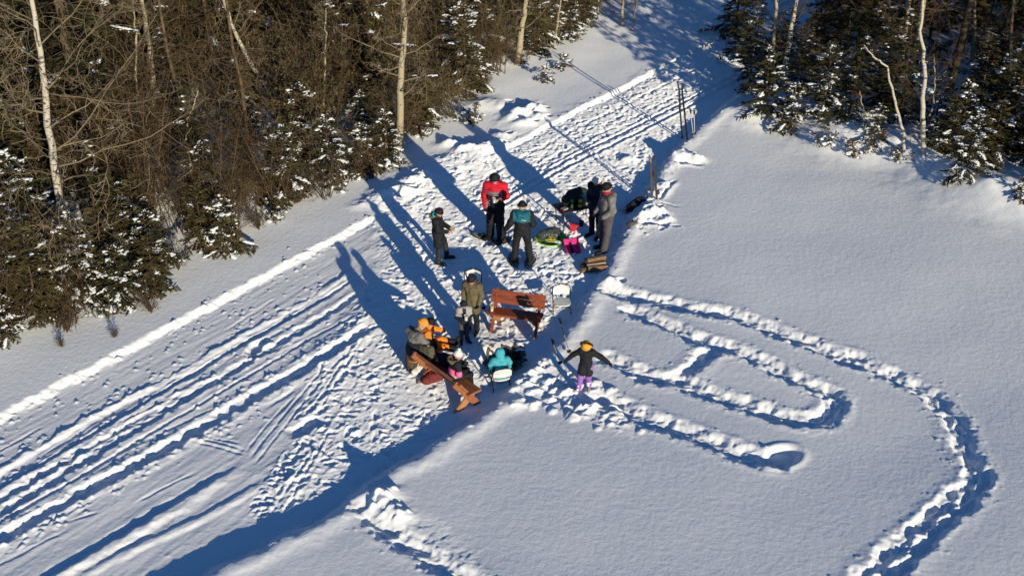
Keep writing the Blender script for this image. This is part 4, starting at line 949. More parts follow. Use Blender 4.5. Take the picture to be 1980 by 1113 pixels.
# ------------------------------------------------------------------ benches, chairs and the seated people
M_WOOD = wood_mat("red_stained_wood", (.20, .045, .018), (.32, .080, .030)); M_WOODL = wood_mat("sunlit_leg_and_cut_wood", (.34, .15, .055), (.48, .24, .09)); M_STEEL = mat("steel", (.35,.35,.36), .35, .1, metal=.8)
M_WOOD2 = wood_mat("orange_stained_wood", (.22, .072, .030), (.36, .135, .055))
def bench(label, pos, rz, L, mw):
    """slanted long legs carry the backrest, short legs cross them under the seat; local +y is the sitter's front"""
    r = empty('wooden_bench', pos, rz, label, 'bench', 'wooden benches')
    for sx in (-1, 1):
        x = sx*(L/2-.10)
        m = MB(); m.bar((x, .26, -.05), (x, -.30, .68), .042, .13, (0,1,1)); m.build('long_leg', mw, r, bevel=.004)
        m = MB(); m.bar((x-sx*.044, -.30, -.05), (x-sx*.044, .20, .335), .042, .14, (0,-1,1)); m.build('short_leg', M_WOODL if sx > 0 else mw, r, bevel=.004)  # one short leg is paler: sunlight on it is painted into the wood colour
    m = MB(); m.box((0, .08, .365), (L, .29, .045)); m.build('seat', mw, r, bevel=.004)
    rot = Matrix.Rotation(math.radians(36), 3, 'X')
    m = MB()
    for dz in (-.068, .068): m.box(rot @ V3((0,0,dz)), (L, .040, .130), rot)
    b = m.build('backrest', mw, r, bevel=.004); b.location = (0, -.168, .575)
    return r
pA = pick(998, 633); pA.z -= .0; bench("empty red-brown wooden bench facing us across the fire pit", pA, math.radians(180-15), 1.10, M_WOOD)
q0 = gz(795, 676, .69); q1 = gz(888, 743, .69); bx = V3((q1[0]-q0[0], q1[1]-q0[1], 0)); Lb = bx.length
fr = V3((-bx.y, bx.x, 0)).normalized()
if fr.x < 0: fr = -fr
angB = math.atan2(fr.y, fr.x) - math.pi/2
pB = V3(((q0[0]+q1[0])/2, (q0[1]+q1[1])/2, 0)) + fr*.27; pB.z = hz(pB.x, pB.y)-.03
bench("orange-brown wooden bench seen from behind, people sitting on it", pB, angB, Lb, M_WOOD2)
bl = lambda x, y, z=0: pB + Matrix.Rotation(angB, 3, 'Z') @ V3((x, y, z))
angd = math.degrees(angB)
M_PLW = mat("white_plastic", (.74,.72,.66), .45, .04, 6, spec=.4); M_TUBE = mat("dark_steel_tube", (.03,.03,.032), .35, .1, metal=.6)
def chair(label, pos, rz):
    """folding chair: fan-slotted white plastic back and seat on a dark tube frame; local +y is the sitter's front"""
    r = empty('folding_chair', V3(pos)-V3((0,0,.08)), rz, label, 'chair', 'white folding chairs'); r.scale = (.88,.86,.74)
    for sx in (-1, 1):
        m = MB(); m.tube([(sx*.205,.21,-.04),(sx*.205,-.06,.46),(sx*.205,-.21,.74)], .0115, 8); m.build('front_leg', M_TUBE, r, True)
        m = MB(); m.tube([(sx*.185,-.26,-.04),(sx*.185,-.02,.30),(sx*.185,.14,.44)], .0115, 8); m.build('rear_leg', M_TUBE, r, True)
    m = MB(); pts = [(-.205,-.21,.74)] + [(-.205*math.cos(a), -.215-.03*math.sin(a), .75+.10*math.sin(a)) for a in [i*math.pi/10 for i in range(1,10)]] + [(.205,-.21,.74)]
    m.tube(pts, .0115, 8); m.build('top_rail', M_TUBE, r, True)
    m = MB(); m.tube([(-.185,-.22,.02),(.185,-.22,.02)], .009, 6); m.build('cross_bar', M_TUBE, r, True)
    # rounded back with fan slots
    m = MB(); prev = None
    def bk(u, v):  # u -1..1 across, v 0..1 up
        w_ = .195*(1 if v < .55 else math.sqrt(max(0, 1-((v-.55)/.46)**2)*.98+.0004))
        return V3((u*w_, -.165-.06*v-.035*(1-u*u), .56+.27*v))
    n = 13
    def rib(u0, u1, v0, v1, N_=6):
        for k in range(N_):
            a = v0+(v1-v0)*k/N_; b = v0+(v1-v0)*(k+1)/N_; c0, c1 = u0, u1
            P = [bk(c0, a), bk(c1, a), bk(c1, b), bk(c0, b)]; d = V3((0,.014,.003)); m.add(P+[p+d for p in P], [(3,2,1,0),(4,5,6,7),(0,1,5,4),(1,2,6,5),(2,3,7,6),(3,0,4,7)])
    for i in range(10): rib(-1+.2*i+.016, -1+.2*(i+1)-.016, .40, .90)
    for i in range(10): rib(-1+.2*i, -1+.2*(i+1), .0, .40, 3); rib(-1+.2*i, -1+.2*(i+1), .90, 1.0, 2)
    m.build('backrest', M_PLW, r)
    m = MB(); pr = []
    for i in range(16):
        a = 2*math.pi*i/16; c, s_ = math.cos(a), math.sin(a); e = 1/(abs(c)**4+abs(s_)**4)**.25; pr.append((c*e*.195, .02+s_*e*.195))
    vs = [(x, y, .432 + .010*(x/.195)**2) for x, y in pr] + [(x*.96, .02+(y-.02)*.96, .452+.010*(x/.195)**2) for x, y in pr]
    m.add(vs, [tuple(range(15,-1,-1)), tuple(range(16,32))] + [(i, (i+1)%16, 16+(i+1)%16, 16+i) for i in range(16)]); m.build('seat', M_PLW, r)
    return r
chair("empty white folding chair on its own beside the red-brown bench", pick(1086, 603), math.radians(183))
chair("white folding chair right behind the child in the olive parka", pick(914, 573), math.radians(176))
pC = pick(968, 748); chair("white folding chair under the person in the teal jacket", pC, math.radians(14))
def seated(z=.46, **k):
    """sitting pose for a person of 1.75: hips at seat height z"""
    o = z+.10-.95
    d = {n: V3(v)+V3((0,0,o)) for n, v in DEF.items() if n[:2] not in ('kn','an','to')}
    d['pelvis'] = V3((0,-.02,.95+o)); d['hipL'] = V3((-.10,0,.93+o)); d['hipR'] = V3((.10,0,.93+o))
    for s_, x in (('L',-1),('R',1)):
        d['kn'+s_] = V3((x*.14,.44,z+.10)); d['an'+s_] = V3((x*.14,.42,.10)); d['to'+s_] = V3((x*.17,.60,.05))
    d['chest'] = V3((0,.04,1.30+o)); d['neck'] = V3((0,.07,1.46+o)); d['head'] = V3((0,.13,1.60+o)); d['shL'] = V3((-.185,.05,1.41+o)); d['shR'] = V3((.185,.05,1.41+o))
    for s_, x in (('L',-1),('R',1)): d['el'+s_] = V3((x*.26,.06,1.15+o)); d['wr'+s_] = V3((x*.12,.30,1.10+o))
    for n, v in k.items(): d[n] = V3(v)
    return d
# teal jacket on the chair
s8 = 1.1/1.75
person("person in a hooded teal jacket sitting on a white chair, back to us", V3((pC.x, pC.y, pC.z)) , 12, 1.1, seated(.23/s8, elL=(-.28,.06,.80), wrL=(-.31,.06,.56), elR=(.29,.08,.80), wrR=(.30,.16,.58)), jacket=M_TEAL, pants=M_BLK, hood=M_TEAL, hood_up=True, puff=1.1, gloves=M_LGREY, look=(-.15,1,-.5))
# bench sitters
mx_, my_ = gz(808, 618, 1.08); pM = V3((mx_, my_, 0)) - fr*.12; pM.z = hz(pM.x, pM.y)
o = empty('log_round', pM+V3((0,0,-.03)), .3, "upended log round under the seated person in grey and black", 'log')
m = MB(); m.lathe([(.17,0),(.165,.1),(.172,.26)], 12); m.build('bark', M_BARK, o, True); m = MB(); m.lathe([(.155,.255),(.15,.275)], 12); m.build('cut_face', M_WOODL, o)
person("seated person in a grey and black jacket with an orange beanie", pM, angd, 1.46, seated(.29/(1.46/1.75), knL=(-.2,.45,.50), wrL=(-.14,.40,.62), wrR=(.16,.40,.60), elL=(-.28,.16,.72), elR=(.28,.16,.72), head=(.03,.24,1.10), neck=(.01,.12,.96)), jacket=[M_BLK, M_GREY], jreg=lambda x, y, z: np.where((z > .78)*(y < .28), 1, 0), pants=M_OLVP, hat=M_YELLOW, hood=M_GREY, lining=M_BLK, puff=1.25, look=(.25,1,-.8))
pG = bl(.16, .04); pG.z = hz(pG.x, pG.y)
person("seated child in a white pompom hat, a pink band showing at the back", pG, angd-18, 1.14, seated(.385/(1.14/1.75)), jacket=[M_BRNBLK, M_PINK, M_LGREY], jreg=lambda x, y, z: np.where((z < 1.0)*(y < .12), np.where(z < .82, 2, 1), 0), pants=M_BLK, hat=M_WHITE, pom=M_WHITE, hood=M_FUR, fur=M_FUR, puff=1.3, boots=M_BOOT, look=(.1,1,-.3))
ox_, oy_ = gz(822, 650, .55); pO = V3((ox_, oy_, 0)); pO.z = hz(ox_, oy_)+.10
person("small child in an orange snowsuit with black patches leaning on the seated person", pO, angd-30, 1.22, seated(.10, head=(0,.16,.98), chest=(0,.06,.62), shL=(-.20,.06,.74), shR=(.20,.06,.74), neck=(0,.10,.80), elL=(-.36,.20,.60), wrL=(-.34,.46,.52), elR=(.38,.16,.58), wrR=(.42,.42,.42), knL=(-.15,.44,.30), knR=(.15,.44,.28), anL=(-.17,.86,.14), anR=(.17,.86,.12), toL=(-.2,.94,.28), toR=(.2,.94,.26)),
       jacket=[M_ORANGE, M_BLK], jreg=lambda x, y, z: np.where((np.abs(x) > .26)*(y > .14)*(y < .28) + (np.abs(x) < .07)*(z > .55)*(y < .0), 1, 0), pants=[M_BLK, M_ORANGE], preg=lambda x, y, z: np.where(y < .62, 1, 0), hat=M_BLK, hood=M_ORANGE, puff=1.5, legw=1.3, look=(0,1,-.6))
# backpack on the bench between them
m = bl(-.72, .08, .38); bp_ = empty('backpack', m, angB+.2, "olive backpack with a lime tag on the occupied bench", 'backpack'); bp_.scale = (.78,)*3
add_sdf('bag', sdf([((-.15,0,.14),(.15,0,.14),.13,.13),((-.13,.0,.28),(.13,0,.30),.10,.10)], .014, .05), M_OLVP, bp_, None, .006, 2)
k_ = MB(); k_.box((.03,-.02,.395), (.13,.05,.02)); k_.build('tag', mat("lime_tag", (.50,.62,.03), .6), bp_, bevel=.004)
add_sdf('pocket', sdf([((-.09,-.11,.13),(.09,-.11,.13),.06,.06)], .012, .02), M_BLK, bp_)
k_ = MB(); k_.tube([(-.07,.10,.36),(-.08,.17,.25),(-.07,.12,.05)], .014, 5); k_.build('strap', M_BLK, bp_); k_ = MB(); k_.tube([(.07,.10,.36),(.08,.17,.25),(.07,.12,.05)], .014, 5); k_.build('strap', M_BLK, bp_)
o = empty('black_coat', bl(-.36, .16, .38), angB, "black coat heaped on the occupied bench beside the olive backpack", 'coat')
add_sdf('coat_body', sdf([((-.2,.0,.07),(.16,.05,.09),.11,.10),((-.05,.1,.10),(.2,.22,.06),.09,.07)], .014, .05), M_BLK, o, None, .008, 12); add_sdf('sleeve', sdf([((.05,.1,.12),(.28,.34,.02),.06,.045)], .012, .03), M_BRNBLK, o, None, .006, 13)
# bags under the bench
for (px, py, c, lb) in ((815, 722, (.66,.62,.55), "crumpled cream bag under the occupied bench"), (838, 738, (.16,.03,.03), "dark red bag under the occupied bench")):
    p = pick(px, py); o = empty('carry_bag', p, .3, lb, 'bag'); mm_ = cloth("bag_cloth", c)
    add_sdf('bag', sdf([((-.13,0,.06),(.13,.02,.07),.08,.07),((-.05,.05,.10),(.08,0,.12),.07,.06)], .012, .03), mm_, o, None, .008, int(px))
    k_ = MB(); k_.tube([(-.08,0,.15),(-.05,0,.23),(.04,.02,.24),(.08,0,.15)], .008, 5); k_.build('handle', mm_, o)
# cup on the empty bench
R15 = Matrix.Rotation(math.radians(165), 3, 'Z')
cup(pA + R15 @ V3((.47,.12,.389)), "cream paper cup standing on the left end of the red-brown bench", mat("cream_cup", (.70,.60,.38), .5, .05), .042, .13)
# ------------------------------------------------------------------ skis, poles, snowshoes
M_SKI = mat("dark_ski", (.02,.018,.017), .35, .3, spec=.4); M_SKIB = mat("pale_ski_base", (.06,.052,.047), .4, .2); M_POLE = mat("pole_shaft", (.10,.095,.09), .35, .2, metal=.5); M_POLEW = mat("white_pole_shaft", (.62,.62,.60), .35, .05); M_BRZ = mat("bronze_pole_shaft", (.25,.17,.10), .4, .3)
def ski(label, p, tip, L, m1, m2, grp, tw=0, bind=.0):
    o = empty('ski', p, 0, label, 'ski', grp); d = (V3(tip)-V3(p)).normalized(); x = d.cross(V3((0,1,0))).normalized(); y = x.cross(d)
    if tw: rr = Matrix.Rotation(tw, 3, d); x = rr @ x; y = rr @ y
    m = MB(); st = [(-.12,.024,0),(.1*L,.026,0),(.5*L,.022,.008),(.86*L,.025,0),(.95*L,.02,.03),(L,.006,.085)]; vs = []
    for t, w_, b in st:
        for sx, sy in ((-1,-1),(1,-1),(1,1),(-1,1)): vs.append(d*t + x*w_*sx + y*(b+.006*sy))
    fs = [(3,2,1,0)] + [(i*4+k, i*4+(k+1)%4, i*4+4+(k+1)%4, i*4+4+k) for i in range(5) for k in range(4)] + [(20,21,22,23)]
    m.add(vs, fs); b_ = m.build('ski_blade', [m1, m2], o); b_.data.polygons.foreach_set('material_index', [1 if i % 4 == 1 and 0 < i < 21 else 0 for i in range(len(fs))])
    m = MB(); m.bar(d*.47*L+y*.022, d*.60*L+y*.022, .045, .03, y); m.build('binding', M_BLK, o); return o
def pole(label, p, top, grp, ms, basket=True):
    p = V3(p); top = V3(top); d = (top-p).normalized(); L = (top-p).length
    o = empty('ski_pole', p, 0, label, 'ski pole', grp)
    m = MB(); m.tube([-d*.12, d*(L-.12)], [.006, .010], 8); m.build('shaft', ms, o, True)
    m = MB(); m.tube([d*(L-.14), d*(L-.07), d*(L-.01), d*L], [.014,.019,.020,.012], 8); m.build('grip', M_BLK, o, True)
    x = d.orthogonal().normalized(); y = d.cross(x)
    m = MB(); m.tube([d*(L-.03), d*(L-.06)+x*.05, d*(L-.16)+x*.05+y*.03, d*(L-.11)], .006, 5); m.build('strap', M_BLK, o)
    if basket: m = MB(); m.tube([d*.06, d*.075], [.045,.045], 10); m.build('basket', M_BLK, o)
    return o
def up_at(px0, py0, px1, py1, dy=0.):
    p = pick(px0, py0); return p, atdepth(px1, py1, p.y+dy)
for a, b, lb, tw in (((1319,268),(1312,158),"dark ski of the tall crossed pair, tip further left",.5), ((1329,271),(1318,168),"dark ski of the tall crossed pair, tip further right",-.4)):
    p, t = up_at(*a, *b); ski(lb, p, t, (t-p).length, M_SKI, M_SKI, 'skis standing in the bank', tw)
for a, b, lb in (((1341,264),(1334,210),"white-shafted ski pole by the tall skis, left of its pair"), ((1343,262),(1342,213),"white-shafted ski pole by the tall skis, right of its pair")):
    p, t = up_at(*a, *b); pole(lb, p, t, 'ski poles standing in the bank', M_POLEW)
for a, b, lb, tw in (((1261,383),(1258,302),"pale-tipped ski in the bundle by the grey jacket, left one",.3), ((1270,386),(1264,303),"pale-tipped ski in the bundle by the grey jacket, right one",-.3)):
    p, t = up_at(*a, *b); ski(lb, p, t, (t-p).length, M_SKI, M_SKIB, 'skis standing in the bank', tw)
for a, b, lb in (((1260,372),(1268,326),"dark pole crossing the bundled skis, leaning right"), ((1272,374),(1261,330),"dark pole crossing the bundled skis, leaning left")):
    p, t = up_at(*a, *b); pole(lb, p, t, 'ski poles standing in the bank', M_POLE)
for a, b, lb in (((1102,684),(1081,614),"bronze pole near the girl, upper one of the leaning two"), ((1085,706),(1066,654),"bronze pole near the girl, lower one with a dark basket")):
    p, t = up_at(*a, *b); pole(lb, p, t, 'poles planted beside the girl', M_BRZ)
p, t = up_at(936, 600, 930, 548); pole("black pole leaning against the white chair behind the olive parka", p, t, 'poles planted beside the girl', M_POLE); t = None
def snowshoe(label, pos, rz, L=.66, tilt=0., deck=M_BLK, roll=0.):
    o = empty('snowshoe', pos, rz, label, 'snowshoe', 'snowshoes'); o.rotation_euler = (tilt, roll, rz)
    out = []
    for i in range(20):
        a = 2*math.pi*i/20; y = math.cos(a)*L/2; w_ = .105*abs(math.sin(a))**.7*(1 if math.cos(a) > -.2 else 1-.55*(-math.cos(a)-.2)); out.append((math.copysign(w_, math.sin(a)), y, .03+max(0, (y/L-.25))**2*.9))
    m = MB(); m.tube(out+[out[0]], .011, 6, False); m.build('frame', M_TUBE, o, True)
    m = MB(); vs = [(x*.93, y*.8 if y > 0 else y*.72, z) for x, y, z in out]; vs2 = [(x, y, z-.006) for x, y, z in vs]; n = 20
    m.add(vs+vs2, [tuple(range(n)), tuple(range(2*n-1, n-1, -1))]+[(i, n+i, n+(i+1)%n, (i+1)%n) for i in range(n)]); m.build('deck', deck, o)
    m = MB(); m.box((0,.03,.055), (.12,.26,.03)); m.box((0,.06,.09), (.13,.05,.05)); m.build('binding', M_CHAR, o, bevel=.006)
    m = MB()
    for y in (-.06,.1):
        for x in (-.05,.05): m.box((x, y, .012), (.012,.04,.034), None, .4)
    m.build('crampon', M_STEEL, o)
    return o
gw = lambda P, f, v: (lambda q: V3((q.x, q.y, hz(q.x, q.y)-.005)))(wpt(P, f, v))
DK = mat("patterned_deck", (.05,.05,.052), .5, .6, 40, color2=(.30,.30,.29))
snowshoe("snowshoe sticking out to the left from the feet of the person in red", pick(938, 461), math.radians(63), .74, .0, DK)
snowshoe("snowshoe mostly hidden behind the person in red, pointing right", gw(P_RED, 172, (-.15,.10,0)), math.radians(-60), .70, 0, DK)
snowshoe("left snowshoe of the person with the teal yoke", gw(P_TEAL, -6, (-.18,.03,0)), math.radians(6), .62, 0, DK)
snowshoe("right snowshoe of the person with the teal yoke", gw(P_TEAL, -6, (.18,.08,0)), math.radians(-14), .66, 0, DK)
p = pick(1226, 402); snowshoe("dark snowshoe lying tilted on the bank right of the grey jacket, upper of two", p+V3((.05,.10,.06)), math.radians(-42), .72, .15, M_NAVY, .5); snowshoe("dark snowshoe lying tilted on the bank right of the grey jacket, lower of two", p+V3((-.08,-.05,.03)), math.radians(-38), .72, .1, M_NAVY, .5)
# dropped mitten
p = pick(1224, 434); o = empty('mitten', p, .4, "dark mitten dropped in the snow below the tilted snowshoes", 'mitten')
add_sdf('mitten_body', sdf([((-.07,0,.03),(.07,0,.03),.045,.05),((.0,.03,.03),(.03,.09,.04),.022,.02,.008)], .009, .02), M_OLVP, o); add_sdf('cuff', sdf([((-.12,0,.03),(-.09,0,.03),.045,.045)], .009, .02), M_FURD, o)
# ------------------------------------------------------------------ camp table and what stands on it
pT = pick(1112, 428); TZ = .42; tr = math.radians(24)
tb = empty('camp_table', pT, tr, "low black folding camp table loaded with gear", 'table')
m = MB(); m.box((0,0,TZ), (.95,.52,.03)); m.build('table_top', M_CHAR, tb, bevel=.006)
for sx in (-1,1):
    for sy in (-1,1): m = MB(); m.tube([(sx*.38,sy*.20,-.03),(sx*.42,sy*.22,TZ-.015)], .012, 6); m.build('leg', M_TUBE, tb)
m = MB(); m.bar((-.40,0,TZ-.03),(.40,0,TZ-.03), .03, .02); m.build('rail', M_TUBE, tb)
tl = lambda x, y, z=0: pT + Matrix.Rotation(tr, 3, 'Z') @ V3((x, y, TZ+.015+z))
M_DGRN = cloth("dark_green_nylon", (.020,.034,.028)); M_BOTG = mat("green_bottle", (.05,.11,.07), .3, .1, spec=.5); M_YEL = mat("yellow_paint", (.62,.50,.04), .4, .1)
o = empty('duffel_bag', tl(.06,.16), tr+.2, "dark green duffel heaped at the back of the camp table", 'bag')
add_sdf('bag', sdf([((-.26,.0,.12),(.24,.02,.14),.12,.14),((-.1,.02,.22),(.16,.03,.24),.10,.09)], .014, .05), M_DGRN, o, None, .007, 4)
m = MB(); m.tube([(-.15,-.06,.22),(-.08,-.12,.32),(.06,-.1,.34),(.14,-.05,.25)], .012, 5); m.build('handle', M_BLK, o)
def thermos(label, p, ms, mc, h=.29, r=.043):
    o = empty('thermos', p, 0, label, 'thermos', 'thermoses on the camp table')
    m = MB(); m.lathe([(r,0),(r*1.02,.01),(r,h*.72),(r*.8,h*.77)], 14); m.build('flask', ms, o, True)
    m = MB(); m.lathe([(r*.85,h*.77),(r*.88,h*.8),(r*.82,h*.98),(r*.7,h)], 14); m.build('cap', mc, o, True)
    m = MB(); m.lathe([(r*1.03,h*.30),(r*1.04,h*.31),(r*1.04,h*.5),(r*1.03,h*.51)], 14); m.build('band', M_CHAR, o, True)
thermos("green thermos on the camp table, the left one of two", tl(-.14,-.10), M_BOTG, M_DGRN); thermos("yellow-green thermos on the camp table, the right one of two", tl(.04,-.13), M_YEL, M_DGRN, .26)
o = empty('cooler_box', tl(.26,-.03), tr+.1, "small blue-grey box on the right of the camp table", 'box')
m = MB(); m.box((0,0,.09), (.22,.18,.18)); m.build('box_body', mat("blue_grey_plastic", (.14,.19,.26), .5), o, bevel=.01); m = MB(); m.box((0,0,.196), (.24,.20,.03)); m.build('lid', mat("grey_lid", (.22,.26,.31), .5), o, bevel=.008)
o = empty('food_bag', tl(.13,-.14), tr, "small brown paper bag beside the yellow-green thermos", 'bag'); m = MB(); m.box((0,0,.07), (.10,.07,.14), None, .85); m.build('bag', mat("brown_paper", (.18,.10,.055), .8), o, bevel=.01); m = MB(); m.box((0,0,.15), (.085,.02,.03)); m.build('fold', mat("brown_paper_fold", (.21,.12,.07), .8), o)
o = empty('napkin_pack', tl(-.34,-.10), tr+.3, "pale packet with a red edge lying on the left of the camp table", 'packet'); m = MB(); m.box((0,0,.015), (.14,.12,.03)); m.build('wrapper', mat("pale_packet", (.36,.33,.29), .6), o, bevel=.006); m = MB(); m.box((-.10,-.03,.012), (.05,.10,.024)); m.build('edge', cloth("dark_red_edge", (.16,.02,.02)), o, bevel=.004)
# pole holding by the table
p, t = up_at(1090, 452, 1088, 412); pole("thin dark pole planted at the front left of the camp table", p, t, 'poles planted beside the girl', M_POLE, False)
# red scoop, rope, mug
p = pick(1107, 447); o = empty('snow_shovel', p, math.radians(-15), "small red snow shovel stuck in the snow before the camp table", 'shovel'); o.rotation_euler = (.25, .15, -.2)
m = MB(); m.add([(-.03,0,-.02),(.03,0,-.02),(.12,.01,.20),(-.11,.01,.20),(-.03,.02,-.02),(.03,.02,-.02),(.12,.03,.20),(-.11,.03,.20)], [(0,1,2,3),(7,6,5,4),(0,4,5,1),(1,5,6,2),(2,6,7,3),(3,7,4,0)]); m.build('blade', mat("red_plastic", (.62,.03,.03), .4), o)
m = MB(); m.tube([(0,.015,-.02),(.0,.02,-.30)], .014, 6); m.build('shaft', M_BLK, o)
m = MB(); pts = [(-.35+.05*i, .10*math.sin(i*.8)+.02, 0) for i in range(12)]; p = pick(1105, 426)
cds = []
for i, (px, py) in enumerate(((1098,418),(1100,425),(1105,430),(1112,433),(1118,434),(1113,438),(1106,440))): q = pick(px, py); cds.append((q.x, q.y, q.z+.02))
m = MB(); m.tube(cds, .011, 5); tag(m.build('rope', mat("pale_rope", (.55,.47,.36), .8), None, True), "pale rope lying in the snow between the table and the red shovel", 'rope')
o = cup(pick(1124, 437), "navy mug standing in the snow right of the red shovel", mat("navy_enamel", (.015,.025,.07), .3), .06, .12)
# green saucer sled with its load
p = pick(1066, 466); o = empty('saucer_sled', p, .2, "lime green saucer sled carrying gear", 'sled')
M_LIME = mat("lime_plastic", (.16,.42,.03), .35, .15, spec=.5)
m = MB(); m.lathe([(.05,-.005),(.24,.02),(.33,.07),(.37,.085),(.375,.075),(.34,.055),(.25,.005),(.05,-.02)], 28); m.build('dish', M_LIME, o, True)
for a in (0, math.pi): m = MB(); m.tube([(math.cos(a+u)*.37, math.sin(a+u)*.37, .09+.03*math.cos(u*5)) for u in (-.28,-.14,0,.14,.28)], .012, 5); m.build('handle', M_YEL, o)
q = p+V3((-.03,.06,.03)); o = empty('gear_bag', q, .4, "dark mesh gear bag on the lime green sled", 'bag')
add_sdf('bag', sdf([((-.17,.02,.12),(.14,.06,.13),.12,.12),((0,-.04,.10),(.10,-.06,.10),.10,.09)], .013, .05), mat("dark_mesh", (.02,.024,.026), .4, .5, 40, color2=(.09,.11,.10)), o, None, .010, 8)
m = MB(); m.tube([(-.1,-.02,.22),(-.02,-.08,.30),(.08,-.03,.24)], .01, 5); m.build('handle', M_BLK, o)
m = MB(); m.tube([(math.cos(i*.7)*(.16-.004*i), math.sin(i*.7)*.07-.16, .075+.004*i) for i in range(26)], .009, 5); o = m.build('rope', M_YEL, None, True); o.location = p; tag(o, "coil of yellow rope on the lime green sled", 'rope')
o = empty('water_bottle', p+V3((.14,-.20,.08)), .9, "blue and white bottle lying on the edge of the lime green sled", 'bottle'); o.rotation_euler = (math.radians(85), 0, .9)
m = MB(); m.lathe([(.038,-.09),(.04,-.08),(.04,.05),(.02,.08)], 12); m.build('flask', mat("pale_blue_plastic", (.45,.60,.75), .3), o, True); m = MB(); m.lathe([(.022,.08),(.022,.115)], 10); m.build('cap', M_WHITE, o)
# pink sled
p = pick(1106, 484); o = empty('toboggan', p, math.radians(8), "bright pink plastic toboggan with a black strap beside the lime sled", 'sled'); o.rotation_euler = (math.radians(14), 0, math.radians(8))
M_PNKP = mat("pink_plastic", (.62,.035,.20), .4, .12, spec=.5)
m = MB(); W2, L2 = .17, .24
vs = []; 
for x, z in ((-W2,.11),(-W2*.92,.02),(-.02,.0),(.02,.03),(.02,.03),(W2*.92,.02),(W2,.11)): vs += [(x,-L2*.7,z+.02),(x,L2*.5,z+.01),(x,L2*1.1,z+.10)]
n = 7; fs = [(i*3+k, (i+1)*3+k, (i+1)*3+k+1, i*3+k+1) for i in range(n-1) for k in range(2)]
vv = vs+[(x, y, z-.02) for x, y, z in vs]; N0 = len(vs); fs2 = [tuple(reversed([N0+q for q in f])) for f in fs]
edge = [0,3,6,9,12,15,18,19,20,17,14,11,8,5,2,1]; fs3 = [(edge[i], N0+edge[i], N0+edge[(i+1)%16], edge[(i+1)%16]) for i in range(16)]
m.add(vv, fs+fs2+fs3); m.build('shell', M_PNKP, o)
m = MB(); m.box((-.01,.03,.06), (.05,.36,.02)); m.build('strap', M_BLK, o, bevel=.004); m = MB(); m.tube([(-.1,-.17,.1),(-.02,-.28,.05),(.1,-.17,.1)], .008, 5); m.build('pull_rope', M_BLK, o)
# firewood
M_SPLIT = wood_mat("split_wood", (.13,.075,.04), (.27,.165,.085), (3,20,20)); M_BK = mat("log_bark", (.07,.05,.038), .9, .5, 20, .4)
p = pick(1150, 520); fl = ["split firewood log in the stack by the bank"]
for i, (x, y, z, a) in enumerate(((-.10,-.12,.05,.05),(-.08,.02,.05,-.08),(-.10,.15,.05,.1),(.02,-.05,.15,.02),(.0,.08,.15,-.05),(.03,.02,.25,.08),(.05,-.16,.13,-.12),(-.02,.19,.15,.15))):
    o = empty('firewood_log', V3((p.x+x, p.y+y, p.z+z)), math.radians(14)+a, "split firewood log in the stack by the bank", 'log', 'firewood stack')
    R_ = .065+.012*math.sin(i*2.3); Lg = .42; sec = [(math.cos(t)*R_, math.sin(t)*R_) for t in (-.2,.35,.9,1.45,2.0,2.6)] ; rot_ = -1.98 + (.3,-.4,.5,-.2,.6,.1,-.5,.35)[i]
    rc = Matrix.Rotation(rot_, 3, 'X')
    def prism(pr, nm, mt):
        m = MB(); n = len(pr); v0 = [rc @ V3((-Lg/2, u, w_)) for u, w_ in pr]; v1 = [rc @ V3((Lg/2+.01, u*1.05, w_)) for u, w_ in pr]
        m.add(v0+v1, [tuple(range(n-1,-1,-1)), tuple(range(n,2*n))]+[(k,(k+1)%n,n+(k+1)%n,n+k) for k in range(n)]); m.build(nm, mt, o)
    prism([(-.02,-.03)]+[(u*.94,v*.94) for u, v in sec], 'wood', M_SPLIT)
    prism(sec+[(u*.95,v*.95) for u, v in reversed(sec)], 'bark', M_BK)
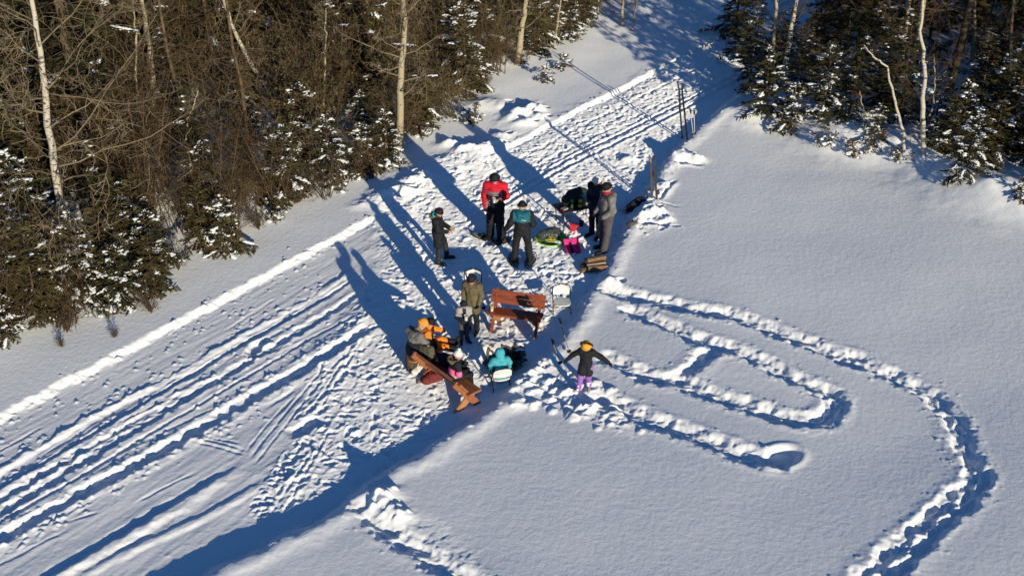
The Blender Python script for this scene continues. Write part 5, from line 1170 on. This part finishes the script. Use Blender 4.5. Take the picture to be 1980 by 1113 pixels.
p2 = pick(1131, 526); o = empty('kindling_stick', p2, .5, "loose brown kindling chunk lying left of the firewood stack", 'wood'); m = MB(); m.tube([(-.12,0,.03),(.0,.01,.035),(.12,.0,.03)], [.03,.035,.028], 6); m.build('wood', M_SPLIT, o); m = MB(); m.tube([(-.10,.012,.045),(.10,.012,.046)], .022, 5); m.build('bark', M_BK, o)
# fire pit: charred logs and ash in the hollow
p = pick(978, 694); M_CHARC = mat("charred_wood", (.012,.011,.010), .9, .5, 20, .4); M_ASH = mat("ash", (.12,.105,.09), .95, .5, 14, .4)
for i, a in enumerate((.3,1.2,2.2,2.9)):
    m = MB(); d = V3((math.cos(a), math.sin(a), .12*(-1)**i)); m.tube([p-d*.30+V3((0,0,.06)), p+V3((0,0,.07)), p+d*.30+V3((0,0,.06))], [.045,.05,.04], 7)
    tag(m.build('charred_log', M_CHARC, None, True), "charred log lying in the dark fire hollow", 'log', 'burnt logs in the fire pit')
m = MB(); R2 = random.Random(4); n = 26; ring = []
for i in range(n):
    a = 2*math.pi*i/n; r = .46*R2.uniform(.8, 1.1); x, y = p.x+math.cos(a)*r, p.y+math.sin(a)*r*.9; ring.append((x, y, hz(x, y)+.004))
mid_ = [(p.x+(x-p.x)*.5, p.y+(y-p.y)*.5, hz(p.x+(x-p.x)*.5, p.y+(y-p.y)*.5)+.012) for x, y, z in ring]
m.add(ring+mid_+[(p.x, p.y, hz(p.x, p.y)+.014)], [(i, (i+1)%n, n+(i+1)%n, n+i) for i in range(n)]+[(n+i, n+(i+1)%n, 2*n) for i in range(n)]); tag(m.build('ash_bed', M_ASH, None, True), "dark ash bed of the fire hollow before the teal jacket", 'fire pit')
# red ribbon in the forest
p = pick(832, 205); tp_ = atdepth(832, 166, p.y); o = empty('trail_marker', p, 0, "faded red ribbon on a stake at the forest edge right of the pale aspen", 'marker')
hh = tp_.z-p.z; m = MB(); m.tube([(0,0,-.2),(0,0,hh)], .012, 6); m.build('stake', M_BARK, o)
m = MB(); pr = [(0,0,hh),(.01,-.02,hh-.12),(-.02,-.03,hh-.24),(.0,-.02,hh-.36)]; m.tube(pr, [.05,.035,.045,.03], 5); m.build('ribbon', mat("red_ribbon", (.50,.07,.03), .7), o)
